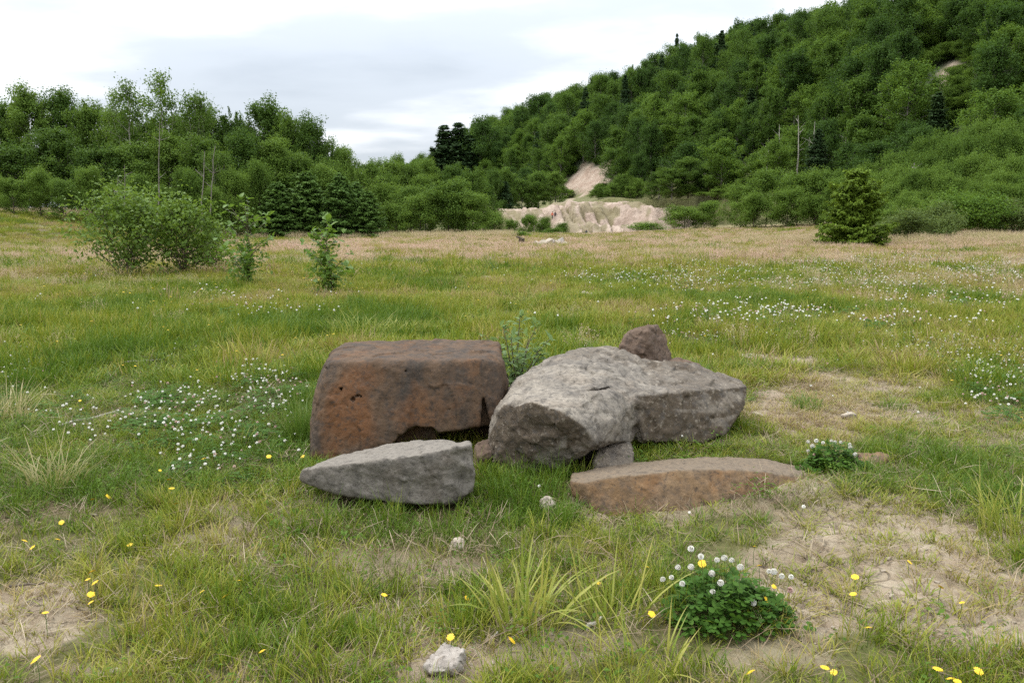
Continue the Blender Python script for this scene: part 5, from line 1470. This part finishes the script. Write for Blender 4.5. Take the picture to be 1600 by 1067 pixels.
# near: short tufts, fine tufts
def near_layer(name, label, Y0, Y1, dens, srcs, sc0, sc1, base_keep=1.0, bare_keep=.10, fine=False, tilt=.18):
    x, y = area_pts(Y0, Y1, dens, gr)
    zb, zp, zl = zones(BARE, x, y, 31, rough=.8), zones(PINK, x, y, 41, rough=.45), zones(LUSH, x, y, 46)
    patch = ss((fbm(x * 1.9, y * 1.9, oct=3, seed=205) + .75) / .8)
    keep = base_keep * (1 - (1 - bare_keep) * zb) * (.30 + .70 * patch)
    keep = np.maximum(keep, zl)
    ok = (gr.random(len(x)) < keep) & outside_rocks(x, y)
    x, y, zb, zp, zl = x[ok], y[ok], zb[ok], zp[ok], zl[ok]
    hs = gr.uniform(sc0, sc1, len(x)) * (1 - .45 * zb) * (1 + .55 * zl) * (1 + .30 * fbm(x * .8, y * .8, oct=2, seed=206))
    ws = gr.uniform(.8, 1.25, len(x))
    return put(name, label, 'grass', x, y, srcs, np.stack([ws, ws, hs], 1), gr, {'tint': tint_at(x, y, zb, zp, zl, gr)}, tilt=tilt)
near_layer('short_grass', 'short patchy green grass of the foreground round the boulders', 2.0, 8.5, 300, S_SHORT, .6, 1.15, 1.0, .52)
near_layer('fine_grass', 'fine taller grass blades among the foreground turf', 2.0, 9.0, 110, S_FINE, .4, 1.05, .85, .22)
near_layer('meadow_grass', 'yellow green meadow grass beyond the boulders', 7.2, 24, 58, S_MID, .55, 1.15, 1.0, .10)
near_layer('far_grass', 'pale green grass of the far meadow', 20, 105, 3.6, S_FAR, .55, 1.1, 1.0, .3)
# straw
x, y = area_pts(2.0, 8.5, 230, gr); zb = zones(BARE, x, y, 31, rough=.8); tang = zones([(1120, 785, 150, 34, 1), (760, 890, 200, 40, .6), (500, 860, 200, 50, .4)], x, y, 47)
ok = (gr.random(len(x)) < np.clip(.58 + .55 * tang + .25 * zb * (1 - zb) * 4 - .15 * zb, 0, 1)) & outside_rocks(x, y)
x, y, tang = x[ok], y[ok], tang[ok]; s = gr.uniform(.6, 1.3, len(x))
put('dry_grass', 'dead straw lying between the grass tufts', 'dry grass', x, y, S_STRAW, np.stack([s, s, 1 + 3.5 * tang * gr.random(len(x))], 1), gr, {'tint': gr.random(len(x))}, tilt=.25)
# gravel and crumbs on the bare soil
def pebble(rng):
    bm = bmesh.new(); vs = [bm.verts.new(Vector(rng.normal(size=3)).normalized() * .012 * rng.uniform(.8, 1.2)) for _ in range(14)]
    bmesh.ops.convex_hull(bm, input=vs); bmesh.ops.delete(bm, geom=[v for v in bm.verts if not v.link_faces], context='VERTS')
    me = bpy.data.meshes.new('pebble'); bm.to_mesh(me); bm.free(); me.materials.append(PEB); return me
PEB = plain_mat('gravel', (.30, .25, .19), .9, .45, 45)
S_PEB = [pebble(gr) for _ in range(6)]
x, y = area_pts(2.0, 9, 190, gr); zb = zones(BARE, x, y, 31, rough=.8)
ok = (gr.random(len(x)) < zb ** 1.5 * ss((vnoise(x * 2.4, y * 2.4, seed=211) + .5) / .9) + .01) & outside_rocks(x, y); x, y = x[ok], y[ok]; sz = .28 + gr.gamma(1.3, .22, len(x))
put('gravel', 'scattered grit and small pebbles on the bare soil', 'gravel', x, y, S_PEB, np.stack([sz, sz, sz * .6], 1), gr, None, .002)
# taller tufts that break up the middle meadow
x, y = area_pts(7, 45, .55, gr); ok = outside_rocks(x, y) & (gr.random(len(x)) < ss((fbm(x * .25, y * .25, oct=2, seed=212) + .45) / .7)); x, y = x[ok], y[ok]; sz = gr.uniform(1.0, 1.7, len(x))
put('meadow_tufts', 'taller darker or straw coloured tufts standing out of the meadow', 'grass', x, y, S_MID, np.stack([sz, sz, sz * gr.uniform(.9, 1.5, len(x))], 1), gr, {'tint': np.where(gr.random(len(x)) < .6, gr.uniform(0, .2, len(x)), gr.uniform(.6, .9, len(x)))})
# seed heads
def seeds(name, label, Y0, Y1, dens, srcs):
    x, y = area_pts(Y0, Y1, dens, gr); zp = zones(PINK, x, y, 41, rough=.45); zb = zones(BARE, x, y, 31, rough=.8)
    k = np.clip(zp * (.40 + .65 * ss((fbm(x * .12, y * .35, oct=3, seed=210) + .5) / .8)) + .05 + .10 * (fbm(x * .3, y * .3, oct=2, seed=207) > .2), 0, 1) * (1 - zb)
    ok = (gr.random(len(x)) < k) & outside_rocks(x, y); x, y, zp = x[ok], y[ok], zp[ok]
    put(name, label, 'grass', x, y, srcs, gr.uniform(.45, .9, len(x)) * (.75 + .3 * zp), gr, {'tint': np.clip(.15 + .65 * zp + .25 * vnoise(x * .15, y * .3, seed=208) + gr.normal(0, .12, len(x)), 0, 1)}, tilt=.08)
seeds('seed_grass', 'thin grass with reddish seed heads in the middle meadow', 9, 30, 5, S_SEED)
seeds('far_seed_grass', 'pinkish band of seeding grass across the far meadow', 26, 108, 1.5, S_SEEDF)
# tall pale grass before the right thicket and under the left wood
x, y = area_pts(38, 100, 2.5, gr); pxx, pyy = project(x, y, H_field(x, y))
k = np.clip(ss((x - 14) / 10) * ss((y - 44) / 4) * ss((62 - y) / 6) + ss((y - 72) / 6) * .5 * (x < 0), 0, 1)
ok = gr.random(len(x)) < k; x, y = x[ok], y[ok]
put('tall_grass', 'tall straw tipped grass along the foot of the thickets', 'grass', x, y, S_SEEDF, np.stack([np.full(len(x), 1.0), np.full(len(x), 1.0), gr.uniform(1.0, 1.7, len(x))], 1), gr, {'tint': np.clip(gr.normal(.25, .2, len(x)), 0, 1)}, tilt=.08)
# weeds
x, y = area_pts(2.0, 9, 95, gr); zb = zones(BARE, x, y, 31, rough=.8)
ok = (gr.random(len(x)) < (ss((fbm(x * 1.1, y * 1.1, oct=2, seed=209) + .3) / .6) * .75) * (1 - .8 * zb)) & outside_rocks(x, y); x, y = x[ok], y[ok]
put('ground_weeds', 'small round-leaved weeds low in the turf', 'weeds', x, y, S_WEED, gr.uniform(.7, 1.4, len(x)), gr, None)
# clover cover + heads
def clover(name, label, Y0, Y1, dens, scl, hname, hlabel, hd, heads, hscl):
    x, y = area_pts(Y0, Y1, dens, gr); zc = zones(CLOVER, x, y, 44)
    ok = (gr.random(len(x)) < zc) & outside_rocks(x, y); x, y = x[ok], y[ok]
    put(name, label, 'clover', x, y, S_CLOV, gr.uniform(.7, 1.2, len(x)) * scl, gr, None)
    x, y = area_pts(Y0, Y1, hd, gr); zc = zones(CLOVER, x, y, 44); pk = zones(PINK, x, y, 41)
    ok = (gr.random(len(x)) < zc ** 1.3 + .006) & outside_rocks(x, y); x, y, pk = x[ok], y[ok], pk[ok]
    put(hname, hlabel, 'clover flowers', x, y, heads, gr.uniform(.75, 1.25, len(x)) * hscl, gr, None, pick=np.where(gr.random(len(x)) < .22 + .3 * pk, 2, gr.integers(0, 2, len(x))), tilt=.2)
clover('clover_leaves', 'dark clover leaves in patches of the near meadow', 3.4, 10.5, 34, 1.0, 'clover_flowers', 'white clover flowers dotting the near meadow', 125, S_HEAD, .85)
clover('far_clover_leaves', 'clover patches of the far meadow', 10.5, 40, 6, 1.8, 'far_clover_flowers', 'white clover flowers dotting the far meadow at right', 46, S_HEADF, 1.2)
# yellow flowers beyond the individuals
YZ = [(250, 520, 330, 90, 1), (330, 450, 200, 30, 1), (860, 480, 340, 60, .55), (1200, 470, 350, 60, .5), (60, 760, 120, 90, .45), (1560, 580, 80, 60, .6), (600, 470, 200, 40, .4)]
x, y = area_pts(5.6, 42, 3.6, gr); zy = zones(YZ, x, y, 48)
ok = (gr.random(len(x)) < zy * np.interp(y, [5, 10, 20, 40], [.9, .8, .45, .2])) & outside_rocks(x, y); x, y = x[ok], y[ok]
fm = y < 13
put('meadow_flowers', 'small yellow flowers dotting the meadow behind the boulders', 'flowers', x[fm], y[fm], S_YEL, gr.uniform(.8, 1.3, fm.sum()), gr, None)
put('far_meadow_flowers', 'specks of yellow flowers in the far meadow', 'flowers', x[~fm], y[~fm], S_YELF, gr.uniform(.8, 1.2, (~fm).sum()), gr, None)

# ------------------------------------------------------------------ foreground yellow flowers, one by one
HEADS = [daisy_mesh(.0165, npet=16), daisy_mesh(.0150, npet=14), daisy_mesh(.0135, npet=13)]
FL = [(144, 893, 'topmost of the yellow flower cluster beside bare soil at lower left'), (137, 905, 'left one of the pair under the topmost of the lower left cluster'), (149, 910, 'right one of the pair under the topmost of the lower left cluster'),
      (142, 928, 'second from below in the lower left flower cluster'), (142, 941, 'lowest of the yellow flower cluster beside bare soil at lower left'), (71, 957, 'yellow flower over bare soil left of the lower left cluster'),
      (57, 1030, 'yellow flower near the bottom left corner of the photo'), (247, 915, 'lone yellow flower right of the lower left cluster'), (316, 924, 'biggest yellow flower in the turf between lower left cluster and grey slab'),
      (352, 932, 'yellow flower just right of the biggest one in the left turf'), (374, 907, 'yellow flower highest of three in the turf below left of grey slab'), (410, 1017, 'yellow flower near the bottom edge left of the cracked clod'),
      (203, 851, 'orange yellow flower in turf above the lower left cluster'), (96, 816, 'upper yellow flower in dense turf at far left'), (90, 843, 'lower yellow flower in dense turf at far left'),
      (51, 855, 'small yellow flower close to the left edge, right one of two'), (38, 845, 'small yellow flower close to the left edge, left one of two'), (145, 780, 'left one of two small yellow flowers below the left clover patch'),
      (169, 776, 'right one of two small yellow flowers below the left clover patch'), (268, 763, 'yellow flower below the big clover patch at left'), (250, 735, 'yellow flower at the lower edge of the big clover patch'),
      (264, 749, 'yellow flower between two others under the big clover patch'), (275, 787, 'lowest small yellow flower under the big clover patch'), (339, 572, 'upper yellow flower above the big clover patch'),
      (328, 583, 'lower yellow flower above the big clover patch'), (473, 713, 'yellow flower at the left tip of the grey slab'), (296, 712, 'yellow flower in the lower right of the big clover patch'),
      (318, 717, 'yellow flower beside stem tops at the right end of clover patch'), (420, 713, 'small yellow flower between clover patch and brown boulder'), (125, 626, 'small yellow flower left of the big clover patch'),
      (600, 929, 'yellow flower alone below the grey slab'), (729, 934, 'yellow flower at the left side of the yellow green tussock'), (704, 995, 'yellow flower right above the cracked clod'),
      (799, 1000, 'yellow flower under the yellow green tussock'), (934, 910, 'left one of two yellow flowers right of the tussock'), (945, 903, 'right one of two yellow flowers right of the tussock'),
      (1018, 959, 'yellow flower left of the big clover clump'), (1011, 886, 'small yellow flower above left of the big clover clump'), (1186, 884, 'yellow flower at the top right of the big clover clump'),
      (1097, 880, 'yellow flower among white heads at the top of the big clover clump'), (1179, 854, 'yellow flower standing above the big clover clump'), (1209, 916, 'small yellow flower at the right side of the big clover clump'),
      (1198, 937, 'yellow flower low on the right side of the big clover clump'), (1336, 901, 'upper one of two yellow flowers on cracked soil'), (1333, 928, 'lower one of two yellow flowers on cracked soil'),
      (1421, 878, 'yellow flower at the upper right of the cracked soil'), (1470, 917, 'yellow flower in turf right of the cracked soil'), (1503, 941, 'yellow flower farthest right in turf above bare soil'),
      (1357, 981, 'yellow flower in dense turf under the cracked soil'), (1289, 1043, 'left one of the touching pair of yellow flowers at the bottom'), (1303, 1050, 'right one of the touching pair of yellow flowers at the bottom'),
      (1174, 1050, 'large yellow flower below the big clover clump'), (1465, 1045, 'yellow flower near the bottom right, left above the close pair'), (1529, 1048, 'yellow flower nearest the bottom right corner'),
      (1485, 1060, 'left one of the close pair at the bottom right edge'), (1496, 1064, 'right one of the close pair at the bottom right edge'), (1596, 652, 'yellow flower at the right edge beside bare soil')]
for i, (px, py, lab) in enumerate(FL):
    hgt = R.uniform(.05, .10)
    p = ground_at(px, py + 2)
    # the head stands hgt above the turf on the sight line, so its foot lies nearer
    for _ in range(5):
        a = math.atan((py - 533.5) / FPX) + PITCH; Y = (CAM_H - p[2] - hgt) / math.tan(a); q = at(px, py, Y); p[0], p[1] = q[0], Y; p[2] = z_h(q[0], Y)
    e = empty('yellow_flower', p, lab if 'flower' in lab else 'yellow flower, ' + lab, 'flower', 'yellow flowers in the foreground', R.uniform(0, 6.28))
    st = obj('stem', stem_mesh(hgt), e)
    hd = obj('flower_head', HEADS[i % 3], e, (0, 0, hgt - .001)); hd.rotation_euler = (R.uniform(-.2, .75), R.uniform(-.6, .6), R.uniform(0, 6)); s = R.uniform(.72, 1.12); hd.scale = (s, s, s)

# ------------------------------------------------------------------ clover clumps
def tri_mesh(seed, s):
    rng = np.random.default_rng(seed); V, F, A = [], [], []
    trifoliate(V, F, A, np.zeros(3), s, 0, rng.uniform(-.3, .1), rng)
    return mesh('clover_leaf', np.array(V), np.array(F), M_CLOV, {'rnd': np.array(A)}, True)
TRI = [tri_mesh(i, .024) for i in range(8)]
HD = [head_mesh(np.random.default_rng(i), .0120, M_WHITE if i < 3 else M_PINKF, 70) for i in range(4)]
def clump(label, px, py, wpx, hgt, nleaf, heads, seed, deep=.75):
    rng = np.random.default_rng(seed); g = ground_at(px, py); w = wpx / FPX * g[1] / 2
    e = empty('clover_clump', g, label, 'clover', 'flowering clover clumps'); sp = Soup()
    for i in range(nleaf):
        a = rng.uniform(0, 6.28); rr = math.sqrt(rng.random()) * (1 + .10 * math.sin(a * 3 + seed) + (.25 if rng.random() < .1 else 0))
        x_, y_ = math.cos(a) * rr * w, math.sin(a) * rr * w * deep
        top = hgt * max(.12, 1 - rr ** 2 * .75) * (0.8 + .35 * vnoise(np.array([x_ * 9]), np.array([y_ * 9]), seed=seed)[0])
        z_ = top * (rng.uniform(.55, 1.05) if rng.random() < .75 else rng.uniform(.15, .6))
        o = obj('clover_leaf', TRI[rng.integers(8)], e, (x_, y_, max(.015, z_)))
        tl = .25 + .5 * rr
        o.rotation_euler = (rng.normal(0, .3) - math.sin(a) * tl * .8, rng.normal(0, .3) + math.cos(a) * tl * .8, rng.uniform(0, 6.28)); s = rng.uniform(.7, 1.25); o.scale = (s, s, s)
        tube(sp, [(x_ * .6, y_ * .6, -.01), (x_ * .9, y_ * .9, z_ * .6), (x_, y_, max(.012, z_))], [.0011, .001, .0008], 3)
    for (hx_, hy_) in heads:
        # heads around the crown of the clump
        q = at(hx_, hy_, g[1] + rng.uniform(-.10, .12)); x_, y_, z_ = q - g
        z_ = max(.05, z_); o = obj('flower_head', HD[rng.choice(4, p=(.3, .3, .25, .15))], e, (x_, y_, z_)); o.rotation_euler = (rng.normal(0, .3), rng.normal(0, .3), 0); s = rng.uniform(.75, 1.1); o.scale = (s, s, s)
        tube(sp, [(x_ * .7, y_ * .7, 0), (x_ * .9 + .004, y_ * .9, z_ * .6), (x_, y_, z_)], [.0013, .0012, .001], 4)
    V, F, A = [], [], []
    for i in range(nleaf):
        a = rng.uniform(0, 6.28); rr = math.sqrt(rng.random()) * 1.04
        trifoliate(V, F, A, np.array((math.cos(a) * rr * w, math.sin(a) * rr * w * deep, max(.012, hgt * max(.15, 1 - rr ** 2 * .8) * rng.uniform(.15, .92)))), .021 * rng.uniform(.7, 1.2), rng.uniform(0, 6.28), rng.uniform(-.4, .1), rng)
    lo_ = obj('leaves', mesh('inner_clover_leaves', np.array(V), np.array(F), M_CLOV, {'rnd': np.array(A)}, True), e); lo_['kind'] = 'stuff'
    st = obj('stalks', sp.mesh('clover_stalks', M_STEM, True), e); st['kind'] = 'stuff'
Z8 = [(200, 651), (167, 626), (124, 688), (167, 687), (75, 727), (103, 720), (139, 741), (266, 738), (326, 749), (238, 767), (386, 778), (330, 687), (441, 702), (466, 716), (497, 718), (277, 657), (254, 663), (493, 762), (301, 664), (236, 708), (225, 822), (372, 803), (425, 700), (342, 800)]
clump('big dark green clover clump with white heads in the right foreground', 1135, 964, 205, .21, 295, [(1000 + a / 2.105, 560 + b / 2.105) for a, b in Z8], 3)
Z8b = [(553, 275), (568, 289), (580, 271), (602, 277), (634, 313), (629, 271), (641, 277), (660, 276), (690, 283), (691, 293), (706, 316), (553, 304), (722, 322), (692, 399)]
clump('smaller clover clump with white heads at the right tip of the tan slab', 1305, 734, 100, .21, 190, [(1000 + a / 2.105, 560 + b / 2.105) for a, b in Z8b], 4)

# ------------------------------------------------------------------ tussocks
def tussock(name, label, px, py, n, rad, h, w, tint, seed, lean=.8, spread=1.0, parts=True):
    rng = np.random.default_rng(seed); g = ground_at(px, py)
    m = TUS[tint]
    if not parts:
        V, F4, F3, A, T = blades(n, rad, h, w, rng, lean=lean, curl=.45)
        return tag(obj(name, mesh(name, V, [F4, F3], m, {'rnd': A, 'tip': T}), loc=g), label, 'grass tussock', 'grass tussocks')
    e = empty(name, g, label, 'grass tussock', 'grass tussocks')
    for i in range(n):
        L_ = rng.uniform(*h); W_ = rng.uniform(*w); az = rng.uniform(0, 6.28); ln = lean * rng.uniform(.1, 1.3); u = np.linspace(0, 1, 7)
        d = np.array((math.cos(az), math.sin(az), 0)); s = np.array((-d[1], d[0], 0)); th = ln * (.35 + .75 * u)
        P = np.stack([np.cumsum(np.sin(th)) * L_ / 7, 0 * u, np.cumsum(np.cos(th)) * L_ / 7], 1); P -= P[0]
        C = P[:, 0:1] * d + P[:, 2:3] * np.array((0, 0, 1)); wf = W_ / 2 * np.array((.7, 1, 1, .9, .7, .42, .03))[:, None]
        tw = rng.uniform(-.5, .5); s2 = s * math.cos(tw) + np.array((0, 0, 1)) * math.sin(tw)
        keel = np.array((0, 0, -1)) * wf * .35
        V = np.stack([C - s2 * wf, C + keel, C + s2 * wf], 1).reshape(-1, 3)
        F = [(3 * k + j, 3 * k + j + 1, 3 * k + 4 + j, 3 * k + 3 + j) for k in range(6) for j in (0, 1)]
        r_ = rad * math.sqrt(rng.random()); a2 = az + rng.normal(0, .6)
        o = obj('blade', mesh('blade', V, np.array(F), m, {'rnd': np.full(21, rng.random()), 'tip': np.repeat(u, 3)}, True), e, (math.cos(a2) * r_, math.sin(a2) * r_, -.01))
    return e
def blade_mat(name, a, b):
    m, t = new_mat(name); r = N(t, 'ShaderNodeAttribute', attribute_name='rnd').outputs['Fac']; tp = N(t, 'ShaderNodeAttribute', attribute_name='tip').outputs['Fac']
    c = MIX(t, r, a, b); c = MIX(t, RAMP(t, tp, [(.72, 0.0), (1.0, .6)]), c, (.36, .27, .11))
    p = N(t, 'ShaderNodeBsdfPrincipled'); L(t, c, p.inputs['Base Color']); p.inputs['Roughness'].default_value = .45; p.inputs['Specular IOR Level'].default_value = .3
    tr = N(t, 'ShaderNodeBsdfTranslucent'); L(t, c, tr.inputs['Color']); mx = N(t, 'ShaderNodeMixShader'); mx.inputs[0].default_value = .35
    L(t, p.outputs[0], mx.inputs[1]); L(t, tr.outputs[0], mx.inputs[2]); o = N(t, 'ShaderNodeOutputMaterial'); L(t, mx.outputs[0], o.inputs[0]); return m
TUS = {'yellow': blade_mat('sedge_yellow_green', (.20, .27, .035), (.40, .38, .085)), 'green': blade_mat('sedge_green', (.08, .16, .02), (.17, .24, .04)), 'straw': blade_mat('sedge_straw', (.24, .24, .07), (.42, .36, .18))}
tussock('sedge_tussock', 'broad-bladed yellow green tussock in the middle foreground', 815, 978, 74, .12, (.18, .46), (.007, .014), 'yellow', 1, 1.05)
tussock('sedge_tussock', 'looser broad-bladed tussock right of the middle one, beside the white stick', 945, 975, 34, .12, (.18, .44), (.006, .011), 'yellow', 2, 1.0)
tussock('sedge_tussock', 'long-bladed sprawling tussock at the bottom edge left of big clover clump', 1010, 1050, 26, .12, (.18, .42), (.005, .010), 'yellow', 3, 1.2)
tussock('grass_tussock', 'tall yellow green tussock at the right edge of the photo', 1592, 838, 170, .17, (.20, .42), (.004, .007), 'yellow', 4, .6, parts=False)
tussock('grass_tussock', 'yellow green tussock just behind the left end of the brown boulder', 560, 530, 260, .38, (.20, .42), (.006, .010), 'yellow', 5, .8, parts=False)
tussock('grass_tussock', 'second yellow green tussock behind the middle of the brown boulder', 622, 528, 200, .32, (.18, .36), (.006, .010), 'yellow', 6, .8, parts=False)
tussock('grass_tussock', 'pale straw tussock of arching blades at the left side', 85, 765, 90, .12, (.20, .38), (.004, .007), 'straw', 7, 1.0, parts=False)
tussock('grass_tussock', 'pale arching tussock at the left edge of the photo', 10, 660, 90, .16, (.22, .40), (.005, .008), 'straw', 8, 1.0, parts=False)
tussock('grass_tussock', 'lush green grass tuft against the left side of brown boulder', 476, 690, 240, .13, (.22, .48), (.003, .006), 'green', 9, .45, parts=False)
tussock('grass_tussock', 'dark green tuft at right on bare soil beyond the clover', 1258, 640, 110, .12, (.10, .22), (.003, .006), 'green', 10, .6, parts=False)
tussock('grass_tussock', 'small green tuft on the bare soil right of the clover clump behind', 1395, 640, 70, .10, (.08, .18), (.003, .006), 'green', 11, .6, parts=False)
